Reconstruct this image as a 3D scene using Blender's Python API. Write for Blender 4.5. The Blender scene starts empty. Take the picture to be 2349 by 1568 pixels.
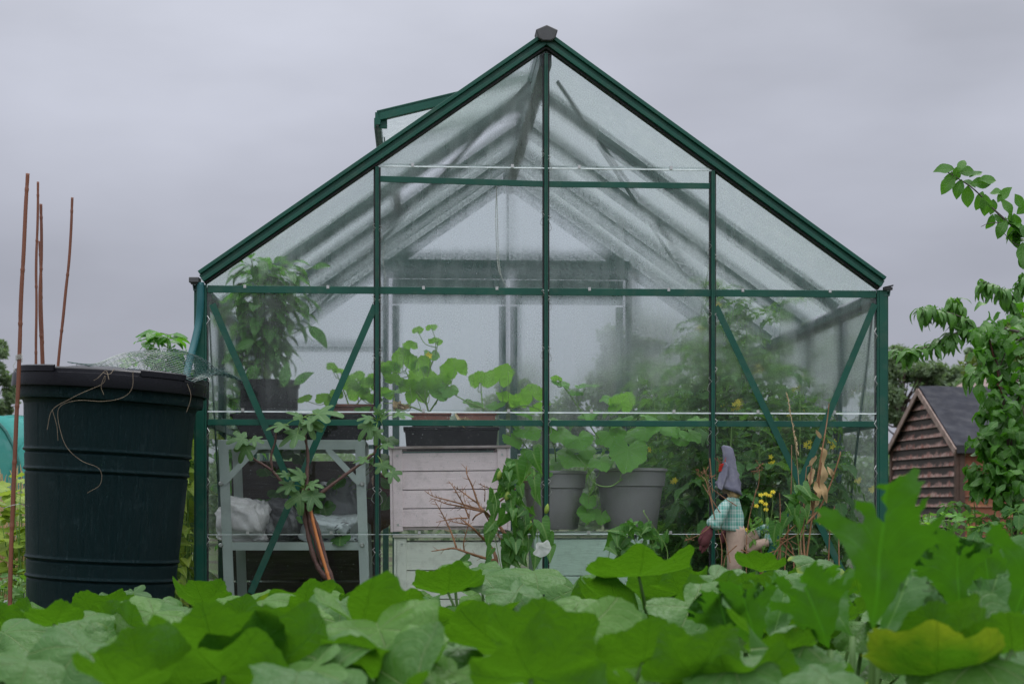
import bpy, math, random
import numpy as np
from mathutils import Vector, Matrix
R = math.radians
sc = bpy.context.scene
COL = sc.collection
F = 3700.0            # focal length in units of a 2349 px wide picture
HC = 0.62             # camera height
# ---------------------------------------------------------------- camera
cd = bpy.data.cameras.new("camera"); cam = bpy.data.objects.new("camera", cd); COL.objects.link(cam)
cam.location = (0, 0, HC); cam.rotation_euler = (R(90), 0, 0)
cd.sensor_width = 36; cd.lens = 36*F/2349; cd.shift_y = 373/2349.0
cd.clip_start = 0.05; cd.clip_end = 1000
cd.dof.use_dof = True; cd.dof.focus_distance = 5.95; cd.dof.aperture_fstop = 7.0
sc.camera = cam
# ---------------------------------------------------------------- sky
w = bpy.data.worlds.new("World"); sc.world = w; w.use_nodes = True
nt = w.node_tree; nt.nodes.clear()
def WN(t, **k):
    n = nt.nodes.new(t)
    for a, b in k.items(): setattr(n, a, b)
    return n
out = WN('ShaderNodeOutputWorld'); bg = WN('ShaderNodeBackground')
sky = WN('ShaderNodeTexSky', sky_type='NISHITA'); sky.sun_disc = False; sky.sun_elevation = R(52); sky.sun_rotation = R(-20)
tc = WN('ShaderNodeTexCoord'); sx = WN('ShaderNodeSeparateXYZ'); nt.links.new(tc.outputs['Generated'], sx.inputs[0])
ramp = WN('ShaderNodeValToRGB'); nt.links.new(sx.outputs['Z'], ramp.inputs[0])
els = ramp.color_ramp.elements
els[0].position = 0.0; els[0].color = (0.37, 0.385, 0.45, 1)
els[1].position = 0.12; els[1].color = (0.42, 0.435, 0.51, 1)
e = els.new(0.26); e.color = (0.55, 0.57, 0.655, 1)
e = els.new(0.45); e.color = (0.72, 0.745, 0.82, 1)
e = els.new(0.7); e.color = (1.5, 1.54, 1.62, 1)
e = els.new(1.0); e.color = (2.3, 2.36, 2.46, 1)
mp = WN('ShaderNodeMapping'); mp.inputs['Scale'].default_value = (2.2, 2.2, 6.0); nt.links.new(tc.outputs['Generated'], mp.inputs[0])
nz = WN('ShaderNodeTexNoise'); nz.inputs['Scale'].default_value = 1.6; nz.inputs['Detail'].default_value = 5; nz.inputs['Roughness'].default_value = .45
nt.links.new(mp.outputs[0], nz.inputs['Vector'])
mr = WN('ShaderNodeMapRange'); mr.inputs[1].default_value = .3; mr.inputs[2].default_value = .7; mr.inputs[3].default_value = .80; mr.inputs[4].default_value = 1.16
nt.links.new(nz.outputs[0], mr.inputs[0])
mb_ = WN('ShaderNodeMapRange'); mb_.inputs[1].default_value = .2; mb_.inputs[2].default_value = -.7; mb_.inputs[3].default_value = 1.0; mb_.inputs[4].default_value = 1.75   # extra sky brightness added behind the viewer to lift camera-facing surfaces
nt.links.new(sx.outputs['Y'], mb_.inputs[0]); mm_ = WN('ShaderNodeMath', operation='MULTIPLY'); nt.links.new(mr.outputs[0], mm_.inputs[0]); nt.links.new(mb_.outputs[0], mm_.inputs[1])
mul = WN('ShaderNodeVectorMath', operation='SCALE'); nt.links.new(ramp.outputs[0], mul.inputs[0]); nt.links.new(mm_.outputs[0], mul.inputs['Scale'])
skm = WN('ShaderNodeVectorMath', operation='SCALE'); skm.inputs['Scale'].default_value = 0.05; nt.links.new(sky.outputs[0], skm.inputs[0])
mix = WN('ShaderNodeMix', data_type='RGBA'); mix.inputs['Factor'].default_value = 0.93
nt.links.new(skm.outputs[0], mix.inputs['A']); nt.links.new(mul.outputs[0], mix.inputs['B'])
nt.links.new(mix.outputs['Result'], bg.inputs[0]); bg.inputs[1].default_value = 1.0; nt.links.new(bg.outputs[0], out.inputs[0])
# ---------------------------------------------------------------- soft sun through cloud
sl = bpy.data.lights.new("sun", 'SUN'); sl.energy = 1.1; sl.angle = R(30); sl.color = (1, .97, .92)
so = bpy.data.objects.new("sun", sl); COL.objects.link(so); so.rotation_euler = (R(-34), 0, R(-20))
sc.view_settings.view_transform = 'Standard'; sc.view_settings.look = 'None'; sc.view_settings.exposure = 0; sc.view_settings.gamma = 1
sc.cycles.transparent_max_bounces = 24; sc.cycles.max_bounces = 8; sc.cycles.use_denoising = True
sc.cycles.caustics_refractive = True; sc.cycles.sample_clamp_indirect = 4

# ================================================================ helpers
def thing(name, label, cat, loc=(0,0,0), rz=0, group=None):
    o = bpy.data.objects.new(name, None); COL.objects.link(o); o.location = loc; o.rotation_euler = (0,0,rz)
    o.empty_display_size = .05
    return tag(o, label, cat, group)
def tag(o, label, cat, group=None, kind=None):
    o['label'] = label; o['category'] = cat
    if group: o['group'] = group
    if kind: o['kind'] = kind
    return o
class MB:
    def __init__(s): s.v=[]; s.n=0; s.f=[]; s.t=[]; s.uv=[]; s.age=[]; s.m=[]
    def add(s, v, faces, tint=.5, uv=None, age=0., mi=0):
        v = np.asarray(v, float).reshape(-1,3); k=len(v)
        s.v.append(v); s.uv.append(np.asarray(uv,float) if uv is not None else np.zeros((k,3)))
        s.t.append(np.full(k, tint)); s.age.append(np.full(k, age))
        s.f.append((np.asarray(faces)+s.n) if isinstance(faces, np.ndarray) else [[a+s.n for a in f] for f in faces])
        s.m.append((mi, len(faces))); s.n += k
    def box(s, c, size, rot=None, mi=0, tint=.5):
        x,y,z = [a/2 for a in size]
        v = np.array([(a*x,b*y,cc*z) for a in (-1,1) for b in (-1,1) for cc in (-1,1)])
        if rot is not None: v = v@np.array(rot).T
        v = v+np.array(c)
        s.add(v, [(0,1,3,2),(4,6,7,5),(0,4,5,1),(2,3,7,6),(0,2,6,4),(1,5,7,3)], mi=mi, tint=tint)
    def bar(s, p0, p1, w, h, up=(0,0,1), mi=0, ext=0):   # w across, h along 'up'
        p0=Vector(p0); p1=Vector(p1); d=(p1-p0); L=d.length; d.normalize(); u=Vector(up); x=d.cross(u).normalized(); u=x.cross(d)
        rot=np.array([list(d),list(x),list(u)]).T
        s.box((p0+p1)/2, (L+ext*2,w,h), rot, mi=mi)
    def tube(s, pts, rad, n=6, tint=.5, mi=0, cap=True):
        P=np.array([tuple(p) for p in pts],float); m=len(P)
        if np.isscalar(rad): rad=[rad]*m
        T=np.gradient(P,axis=0); T/= (np.linalg.norm(T,axis=1)[:,None]+1e-9)
        ref=np.array([0,0,1.]) if abs(T[0][2])<.9 else np.array([1.,0,0])
        V=[]; a=np.linspace(0,2*np.pi,n,endpoint=False)
        for i in range(m):
            x=np.cross(T[i],ref); x/=np.linalg.norm(x)+1e-9; y=np.cross(T[i],x); ref=np.cross(x,T[i])
            V.append(P[i]+rad[i]*(np.cos(a)[:,None]*x+np.sin(a)[:,None]*y))
        V=np.concatenate(V); Fs=[]
        for i in range(m-1):
            for j in range(n): Fs.append((i*n+j,i*n+(j+1)%n,(i+1)*n+(j+1)%n,(i+1)*n+j))
        if cap: Fs.append(tuple(range(n))[::-1]); Fs.append(tuple(range((m-1)*n,m*n)))
        s.add(V,Fs,tint=tint,mi=mi)
    def lathe(s, prof, n=48, c=(0,0,0), sx=1, sy=1, mi=0, closed=False, wob=None):
        V=[];Fs=[]; m=len(prof)
        for (r,z) in prof:
            for j in range(n):
                a=2*math.pi*j/n; rr=r*(1+(wob(a,z) if wob else 0)); V.append((c[0]+rr*math.cos(a)*sx,c[1]+rr*math.sin(a)*sy,c[2]+z))
        for i in range(m-1):
            for j in range(n): Fs.append((i*n+j,i*n+(j+1)%n,(i+1)*n+(j+1)%n,(i+1)*n+j))
        s.add(V,Fs,mi=mi)
    def loft(s, secs, n=20, rng=None, wr=0., mi=0, tint=.5):   # secs: (x,y,z, rx, ry, lean)   horizontal-ish sections
        V=[];Fs=[]
        for (x,y,z,rx,ry,ln) in secs:
            for j in range(n):
                a=2*math.pi*j/n; k=1+wr*math.sin(5*a+z*90)+wr*.7*math.sin(9*a-z*140)
                px=rx*math.cos(a)*k; V.append((x+px, y+ry*math.sin(a)*k, z+px*math.tan(ln)))
        m=len(secs)
        for i in range(m-1):
            for j in range(n): Fs.append((i*n+j,i*n+(j+1)%n,(i+1)*n+(j+1)%n,(i+1)*n+j))
        Fs.append(tuple(range(n))[::-1]); Fs.append(tuple(range((m-1)*n,m*n)))
        s.add(V,Fs,mi=mi,tint=tint)
    def build(s, name, mats, parent=None, smooth=False, off=(0,0,0), loc=None, rz=0):
        me=bpy.data.meshes.new(name)
        V=np.concatenate(s.v)-np.array(off)
        starts=[];tot=[];loops=[];c=0
        for f in s.f:
            if isinstance(f,np.ndarray):
                k=f.shape[1]; loops.append(f.ravel()); tot.append(np.full(len(f),k)); 
            else:
                for q in f: loops.append(np.array(q)); tot.append(np.array([len(q)]))
        loops=np.concatenate(loops).astype(np.int32); tot=np.concatenate(tot).astype(np.int32)
        st=np.concatenate([[0],np.cumsum(tot)[:-1]]).astype(np.int32)
        me.vertices.add(len(V)); me.vertices.foreach_set('co',V.astype(np.float32).ravel())
        me.loops.add(len(loops)); me.loops.foreach_set('vertex_index',loops)
        me.polygons.add(len(tot)); me.polygons.foreach_set('loop_start',st)
        try: me.polygons.foreach_set('loop_total',tot)
        except Exception: pass
        mi=np.concatenate([np.full(b,a) for a,b in s.m]).astype(np.int32)
        if not isinstance(mats,(list,tuple)): mats=[mats]
        for m in mats: me.materials.append(m)
        me.polygons.foreach_set('material_index',mi)
        me.polygons.foreach_set('use_smooth',np.full(len(tot),smooth))
        me.update(calc_edges=True)
        a=me.attributes.new('tint','FLOAT','POINT'); a.data.foreach_set('value',np.concatenate(s.t).astype(np.float32))
        a=me.attributes.new('age','FLOAT','POINT'); a.data.foreach_set('value',np.concatenate(s.age).astype(np.float32))
        a=me.attributes.new('luv','FLOAT_VECTOR','POINT'); a.data.foreach_set('vector',np.concatenate(s.uv).astype(np.float32).ravel())
        me.validate()
        o=bpy.data.objects.new(name,me); COL.objects.link(o)
        if parent is not None: o.parent=parent
        if loc is not None: o.location=loc; o.rotation_euler=(0,0,rz)
        return o
def autosmooth(o, ang=40):
    me=o.data; me.polygons.foreach_set('use_smooth',[True]*len(me.polygons))
    try: me.set_sharp_from_angle(angle=R(ang))
    except Exception: pass
    return o
def bevel(o, w=.002, seg=2):
    m=o.modifiers.new('bevel','BEVEL'); m.width=w; m.segments=seg; m.limit_method='ANGLE'; m.angle_limit=R(40); return o
# ---- picture measure -> place at a real distance Y (m) from the viewpoint
def at(px, py, Y): return Vector(((px-1174.5)/F*Y, Y, HC+(1157-py)/F*Y))
TH=R(3.4); CT,ST=math.cos(TH),math.sin(TH); X0,Y0=0.1246,5.95
def gw(u,d,z=0): return Vector((X0+u*CT-d*ST, Y0+u*ST+d*CT, z))     # greenhouse frame -> world
def gp(px,py,d):                                                     # measure -> greenhouse frame at depth d
    k=(px-1174.5)/F; u=(k*(Y0+d*CT)-X0+d*ST)/(CT-k*ST); Y=Y0+u*ST+d*CT
    return Vector((u,d,HC+(1157-py)/F*Y))

# ================================================================ materials
class NT:
    def __init__(s,name):
        s.m=bpy.data.materials.new(name); s.m.use_nodes=True; s.t=s.m.node_tree; s.t.nodes.clear(); s.out=s.n('ShaderNodeOutputMaterial')
    def n(s,t,ins=None,**k):
        n=s.t.nodes.new(t)
        for a,b in k.items(): setattr(n,a,b)
        for a,b in (ins or {}).items(): s.set(n.inputs[a],b)
        return n
    def set(s,i,v):
        if isinstance(v,bpy.types.NodeSocket): s.t.links.new(v,i)
        elif isinstance(v,(tuple,list)) and len(v)==3 and i.type=='RGBA': i.default_value=(*v,1)
        else: i.default_value=v
    def math(s,op,a,b=0.,c=None,clamp=False):
        n=s.n('ShaderNodeMath',operation=op); n.use_clamp=clamp; s.set(n.inputs[0],a); s.set(n.inputs[1],b)
        if c is not None: s.set(n.inputs[2],c)
        return n.outputs[0]
    def noise(s,vec,scale,detail=5,rough=.55,dist=0): return s.n('ShaderNodeTexNoise',{'Vector':vec,'Scale':scale,'Detail':detail,'Roughness':rough,'Distortion':dist}).outputs[0]
    def map(s,vec,sc=(1,1,1),rot=(0,0,0)): return s.n('ShaderNodeMapping',{'Vector':vec,'Scale':sc,'Rotation':rot}).outputs[0]
    def rng(s,v,a,b,c=0.,d=1.): return s.n('ShaderNodeMapRange',{0:v,1:a,2:b,3:c,4:d}).outputs[0]
    def mix(s,f,a,b): 
        n=s.n('ShaderNodeMix',data_type='RGBA'); s.set(n.inputs['Factor'],f); s.set(n.inputs['A'],a); s.set(n.inputs['B'],b); return n.outputs['Result']
    def obj(s): return s.n('ShaderNodeTexCoord').outputs['Object']
    def bump(s,h,st=.3,dist=.01): return s.n('ShaderNodeBump',{'Height':h,'Strength':st,'Distance':dist}).outputs[0]
    def finish(s,sh): s.t.links.new(sh,s.out.inputs[0]); return s.m
def surf(name,c1,c2=None,scale=4,rough=.6,bump=0.,bscale=60,metal=0,spec=.5,stretch=(1,1,1),dirt=None,dscale=3,damt=.5,coat=0):
    t=NT(name); v=t.map(t.obj(),stretch); c2=c2 or tuple(a*.75 for a in c1)
    f=t.rng(t.noise(v,scale),.3,.7); col=t.mix(f,c1,c2)
    if dirt:
        g=t.rng(t.noise(t.obj(),dscale,8,.7),.5,.72,0,damt); col=t.mix(g,col,dirt)
    r=t.rng(t.noise(v,scale*3),.3,.7,rough*.8,min(1,rough*1.2))
    ins={'Base Color':col,'Roughness':r,'Metallic':metal,'Specular IOR Level':spec,'Coat Weight':coat}
    p=t.n('ShaderNodeBsdfPrincipled',ins)
    if bump: t.set(p.inputs['Normal'],t.bump(t.noise(v,bscale,6),bump,.005))
    return t.finish(p.outputs[0])
def leafmat(name,top,top2,under,veins=None,vein=(.2,.3,.1),trans=.4,rough=.45,yellow=(.45,.38,.03),tcol=None,spec=.35,bumpy=.35,pscale=9):
    t=NT(name); tint=t.n('ShaderNodeAttribute',attribute_name='tint').outputs['Fac']; age=t.n('ShaderNodeAttribute',attribute_name='age').outputs['Fac']
    luv=t.n('ShaderNodeAttribute',attribute_name='luv').outputs['Vector']; s=t.n('ShaderNodeSeparateXYZ',{0:luv}); x,y,r=s.outputs
    nz=t.noise(t.obj(),pscale,4); col=t.mix(t.rng(t.math('ADD',tint,t.math('MULTIPLY',t.math('SUBTRACT',nz,.5),.9)),.0,1.),top,top2)
    ht=t.noise(t.obj(),55,3)
    if veins=='radial':
        a=t.math('ARCTAN2',x,y); q=t.math('ABSOLUTE',t.math('SINE',t.math('MULTIPLY',a,3)))
        dist=t.math('MULTIPLY',q,r); vm=t.math('MULTIPLY',t.rng(dist,.008,.045,1,0),t.rng(r,.02,.2,.3,1))
        # side veins run out from the main ribs as chevrons
        ch=t.math('ABSOLUTE',t.math('SUBTRACT',t.math('FRACT',t.math('SUBTRACT',t.math('MULTIPLY',r,6.5),t.math('MULTIPLY',q,1.9))),.5))
        sv=t.math('MULTIPLY',t.rng(ch,.02,.11,.22,0),t.rng(r,.15,.4,0,1)); vm2=t.math('MAXIMUM',vm,sv)
        col=t.mix(t.math('MULTIPLY',vm2,.75),col,vein); ht=t.math('ADD',t.math('MULTIPLY',vm2,-.8),ht)
    elif veins=='simple':
        ax=t.math('ABSOLUTE',x); vm=t.rng(ax,.02,.07,1,0)
        ch=t.math('ABSOLUTE',t.math('SUBTRACT',t.math('FRACT',t.math('SUBTRACT',t.math('MULTIPLY',y,6),t.math('MULTIPLY',ax,3))),.5))
        vm2=t.math('MAXIMUM',vm,t.rng(ch,.04,.15,.45,0)); col=t.mix(t.math('MULTIPLY',vm2,.5),col,vein); ht=t.math('ADD',t.math('MULTIPLY',vm2,-.8),ht)
    ym=t.rng(t.math('ADD',t.math('ADD',t.math('MULTIPLY',t.noise(t.obj(),14,5),.9),t.math('MULTIPLY',r,.45)),age),1.10,1.42)
    col=t.mix(ym,col,yellow)
    bf=t.n('ShaderNodeNewGeometry').outputs['Backfacing']
    ucol=t.mix(t.math('MULTIPLY',ym,.8),t.mix(t.math('MULTIPLY',vm2,.7),t.mix(t.rng(t.noise(t.obj(),30,4),.35,.65),under,tuple(.6*a for a in under)),tuple(min(1,2.2*a) for a in under)) if veins else under,yellow); col2=t.mix(bf,col,ucol)
    ht=t.math('ADD',ht,t.math('MULTIPLY',t.noise(t.obj(),30,2),1.0)); nrm=t.bump(ht,bumpy,.0055)
    p=t.n('ShaderNodeBsdfPrincipled',{'Base Color':col2,'Roughness':rough,'Specular IOR Level':spec,'Normal':nrm})
    tr=t.n('ShaderNodeBsdfTranslucent',{'Color':t.mix(t.math('MULTIPLY',ym,.7),tcol or under,yellow),'Normal':nrm})
    return t.finish(t.n('ShaderNodeMixShader',{0:trans,1:p.outputs[0],2:tr.outputs[0]}).outputs[0])

M={}
M['green']=surf('green_paint',(.007,.078,.052),(.005,.058,.040),6,.42,.06,200,spec=.3,dirt=(.06,.10,.07),dscale=14,damt=.5)
M['green_in']=surf('green_paint_inner',(.022,.075,.06),(.018,.058,.048),6,.45)
M['rafter']=surf('rafter_paint',(.07,.12,.105),(.05,.095,.085),6,.5)
M['rubber']=surf('black_seal',(.012,.012,.013),None,20,.6)
M['grayplastic']=surf('grey_plastic',(.06,.06,.062),(.045,.045,.046),12,.5,.1)
M['alu']=surf('aluminium',(.43,.48,.46),(.33,.38,.36),5,.5,.05,metal=.35,dirt=(.2,.22,.19))
M['black']=surf('black_plastic',(.010,.010,.011),(.014,.014,.015),8,.65,.05,spec=.12)
M['lid']=surf('lid_plastic',(.007,.007,.010),(.012,.012,.016),5,.30,.08,90,dirt=(.03,.03,.034),dscale=12,damt=.2,spec=.16)
M['teal']=surf('teal_hose',(.006,.10,.11),(.006,.085,.095),5,.45)
M['wire']=surf('galv_wire',(.5,.5,.48),None,5,.35,metal=.8)
M['string']=surf('white_string',(.5,.5,.46),None,5,.8)
M['greypot']=surf('grey_pot',(.22,.21,.21),(.18,.17,.17),5,.6,.06,80,dirt=(.2,.19,.17),dscale=8,damt=.3)
M['terra']=surf('terracotta',(.22,.065,.04),(.16,.05,.032),12,.7,.1)
M['soil']=surf('soil',(.05,.034,.022),(.02,.014,.01),18,.95,.8,40)
M['bark']=surf('bark',(.075,.045,.035),(.045,.028,.022),25,.75,.6,90,stretch=(1,1,.3))
M['figbark']=surf('fig_bark',(.085,.04,.035),(.12,.065,.05),45,.6,.7,120)
M['barkgrey']=surf('bark_grey',(.10,.085,.07),(.06,.05,.04),15,.85,.6,60)
M['stem']=surf('green_stem',(.16,.28,.05),(.11,.22,.04),10,.5)
M['bedstem']=surf('leaf_stalk_green',(.085,.17,.035),(.06,.13,.025),10,.6)
M['redstem']=surf('red_stem',(.16,.03,.02),(.1,.03,.02),10,.5)
M['drystem']=surf('dry_stem',(.30,.15,.07),(.16,.075,.035),14,.7)
M['palestem']=surf('pale_dry_stem',(.42,.32,.18),(.25,.17,.09),14,.75)
M['dryleaf']=leafmat('dry_leaf',(.55,.40,.23),(.45,.31,.16),(.58,.43,.26),None,trans=.2,rough=.8,spec=.1,yellow=(.6,.45,.28))
M['drygrass']=surf('dry_grass',(.50,.36,.19),(.34,.23,.11),9,.85)
M['cane']=surf('bamboo',(.19,.062,.030),(.12,.038,.02),14,.5,.1,stretch=(1,1,.2))
M['canebright']=surf('bamboo_bright',(.55,.20,.06),(.42,.14,.045),10,.45,stretch=(1,1,.3))
M['pumpkin']=leafmat('pumpkin_leaf',(.046,.128,.028),(.080,.185,.026),(.036,.115,.010),'radial',(.27,.38,.15),trans=.30,rough=.46,tcol=(.12,.33,.010),spec=.24,bumpy=.8,yellow=(.34,.42,.02))
M['courgette']=leafmat('courgette_leaf',(.04,.125,.025),(.065,.17,.03),(.035,.12,.008),'radial',(.14,.27,.07),trans=.33,rough=.45,tcol=(.09,.30,.010))
M['melon']=leafmat('melon_leaf',(.08,.24,.03),(.12,.32,.05),(.12,.3,.03),'radial',(.25,.4,.12),trans=.45,rough=.45,tcol=(.28,.6,.05))
M['fig']=leafmat('fig_leaf',(.06,.14,.05),(.09,.18,.065),(.10,.19,.07),'radial',(.3,.42,.2),trans=.25,rough=.5,tcol=(.2,.4,.06))
M['bind']=leafmat('bindweed_leaf',(.03,.11,.02),(.065,.18,.03),(.06,.17,.03),'simple',(.25,.38,.13),trans=.35,rough=.45,tcol=(.12,.34,.03))
M['pepper']=leafmat('pepper_leaf',(.045,.16,.02),(.07,.22,.03),(.07,.2,.03),'simple',(.15,.3,.08),trans=.4,rough=.35,tcol=(.15,.42,.03))
M['tomato']=leafmat('tomato_leaf',(.035,.11,.03),(.06,.16,.035),(.12,.22,.08),'simple',(.15,.25,.08),trans=.35,rough=.6,tcol=(.18,.4,.05),spec=.2)
M['apple']=leafmat('apple_leaf',(.035,.125,.015),(.07,.19,.025),(.09,.2,.05),'simple',(.15,.28,.08),trans=.3,rough=.38,tcol=(.12,.35,.02),yellow=(.3,.22,.03))
M['peach']=leafmat('peach_leaf',(.045,.14,.02),(.08,.20,.03),(.07,.19,.03),'simple',(.12,.24,.06),trans=.3,rough=.38,tcol=(.12,.34,.02))
M['plum']=leafmat('plum_leaf',(.04,.13,.018),(.08,.21,.03),(.07,.18,.03),'simple',(.17,.32,.08),trans=.35,rough=.36,tcol=(.09,.3,.012))
M['tree']=leafmat('hazed_tree_leaf',(.14,.20,.12),(.19,.26,.15),(.15,.20,.11),None,trans=.45,rough=.6,tcol=(.16,.26,.08),pscale=.8)  # far foliage: distance haze put into the colour, greyed and lightened
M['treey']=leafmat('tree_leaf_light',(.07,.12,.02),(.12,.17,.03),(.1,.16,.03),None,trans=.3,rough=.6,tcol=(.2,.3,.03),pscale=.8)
M['weed']=leafmat('weed_leaf',(.05,.15,.02),(.12,.26,.04),(.1,.24,.04),None,trans=.35,rough=.5,tcol=(.2,.45,.03))
M['ygreen']=leafmat('pale_weed_leaf',(.16,.27,.03),(.28,.36,.05),(.2,.3,.05),'simple',(.3,.4,.1),trans=.35,rough=.5,tcol=(.4,.55,.06))
M['yellow']=surf('yellow_petal',(.75,.62,.03),(.6,.5,.03),10,.6)
M['white']=leafmat('white_petal',(.85,.85,.85),(.8,.8,.82),(.8,.82,.8),None,trans=.4,rough=.7,spec=.1,yellow=(.8,.8,.8))
M['tomfruit']=surf('green_tomato',(.16,.26,.07),(.22,.3,.1),6,.3)
# ================================================================ leaf builders
def frame(p,tip,nrm):
    t=np.array(tip,float); t/=np.linalg.norm(t)+1e-9; n=np.array(nrm,float); n=n-t*np.dot(n,t); n/=np.linalg.norm(n)+1e-9
    x=np.cross(t,n); return np.array(p,float),x,t,n
LOBES={'pumpkin':[(0,1.05,.46),(.92,1.03,.46),(-.92,1.03,.46),(1.8,.93,.46),(-1.8,.93,.46)],
 'courgette':[(0,1.13,.16),(.21,.92,.09),(-.21,.92,.09),(.54,1.0,.15),(-.54,1.0,.15),(.74,.84,.08),(-.74,.84,.08),(1.0,.72,.15),(-1.0,.72,.15)],
 'fig':[(0,1.05,.38),(.98,.97,.36),(-.98,.97,.36),(1.9,.70,.38),(-1.9,.70,.38)],
 'melon':[(0,.95,.75),(1.15,.9,.7),(-1.15,.9,.7),(2.2,.85,.6),(-2.2,.85,.6)]}
BASE={'pumpkin':.76,'courgette':.46,'fig':.34,'melon':.66}
SER={'pumpkin':(.018,34),'courgette':(.06,33),'fig':(.02,20),'melon':(.045,22)}
def radial_leaf(mb,p,tip,nrm,size,kind,rng,cup=.15,ruffle=.06,droop=.15,fold=0.,tint=None,age=0,seg=48,rings=5,twist=0.):
    O,X,Y,Z=frame(p,tip,nrm); ph=np.linspace(-np.pi,np.pi,seg,endpoint=False)+np.pi/seg
    ex={'courgette':4,'fig':3}.get(kind,2); r=np.zeros(seg)
    for (a,L,wd) in LOBES[kind]:
        L*=1+rng.uniform(-.08,.08); r=r+((L-BASE[kind])*np.exp(-np.abs((ph-a-rng.uniform(-.06,.06))/wd)**ex))**4
    r=BASE[kind]+r**.25
    sa,sn=SER[kind]; r*=1+sa*np.sin(sn*ph+rng.uniform(0,6))+rng.uniform(.01,.03)*np.sin(9*ph+rng.uniform(0,6))
    if kind=='courgette': tt=(ph*9.3+rng.uniform(0,3))%1.; r*=1+.20*(tt-.5)+.08*(((ph*21.7)%1.)-.5)
    r=r*1.0
    if kind=='courgette': r*=1-.62*np.clip((np.abs(ph)-1.05)/.6,0,1)
    sin=np.clip((np.pi-np.abs(ph))/({'pumpkin':.95,'melon':.6}.get(kind,.5)),0,1); r*=.22+.78*sin*sin*(3-2*sin)
    fr=np.array([.10,.28,.48,.68,.86,1.0]) if rings==5 else np.linspace(1/rings,1,rings)
    rr=fr[:,None]*r[None]; x=rr*np.sin(ph); y=rr*np.cos(ph)
    p1,p2,p3=rng.uniform(0,6),rng.uniform(0,6),rng.uniform(0,6); k=rng.choice([3,4,5])
    q=rr**2
    z=cup*q+ruffle*q*(np.sin(k*ph+p1)+.6*np.sin((k+4)*ph+p2)*rr)-droop*np.clip(y,0,9)**2+.035*rr*np.abs(np.sin(3*ph))*np.clip(rr*3,0,1)+fold*np.sqrt(x*x+.004)+.035*np.sin(7*x+p3)*np.sin(6*y+p1)*rr+.018*np.sin(15*x+p1)*np.sin(14*y+p2)*rr+twist*x*y
    x=x*(1-abs(cup)*.25*q)
    V=np.concatenate([[[0,0,0]],np.stack([x.ravel(),y.ravel(),z.ravel()],1)])*size
    W=O+V[:,:1]*X+V[:,1:2]*Y+V[:,2:]*Z
    uv=np.concatenate([[[0,0,0]],np.stack([(rr*np.sin(ph)).ravel(),(rr*np.cos(ph)).ravel(),rr.ravel()],1)])
    tri=[(0,1+j,1+(j+1)%seg) for j in range(seg)]
    j=np.arange(seg); qd=np.concatenate([np.stack([1+i*seg+j,1+(i+1)*seg+j,1+(i+1)*seg+(j+1)%seg,1+i*seg+(j+1)%seg],1) for i in range(len(fr)-1)])
    t=rng.random() if tint is None else tint
    mb.add(W,np.array(tri)[:,[0,2,1]][:,::1],tint=t,uv=uv,age=age); 
    base=mb.n-len(W)
    mb.f.append(qd[:, ::-1]+base); mb.m.append((0,len(qd)))
    return
CG=[(1799,1988),(1700,1800),(1600,1640),(1500,1480),(1400,1330),(1300,1230),(1200,1180),(1120,1120),(1130,1060),(1200,1075),(1320,1090),(1230,960),(1140,840),(1200,850),(1330,960),(1460,1010),(1480,930),(1430,830),(1375,720),(1480,740),(1540,820),(1500,700),(1440,590),(1520,600),(1500,500),(1570,475),(1610,530),(1700,540),(1740,580),(1860,625),(1880,660),(1800,680),(1840,760),(1790,800),(1790,900),(1800,960),(1870,860),(1900,800),(2060,790),(2040,880),(1950,950),(1960,1010),(2080,980),(2200,900),(2300,870),(2400,895),(2330,960),(2390,1010),(2260,1080),(2150,1180),(2060,1330),(1980,1500),(1900,1700),(1840,1900)]
CG=[((a-1799)/1508,(1988-b_)/1508) for a,b_ in CG]
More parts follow.
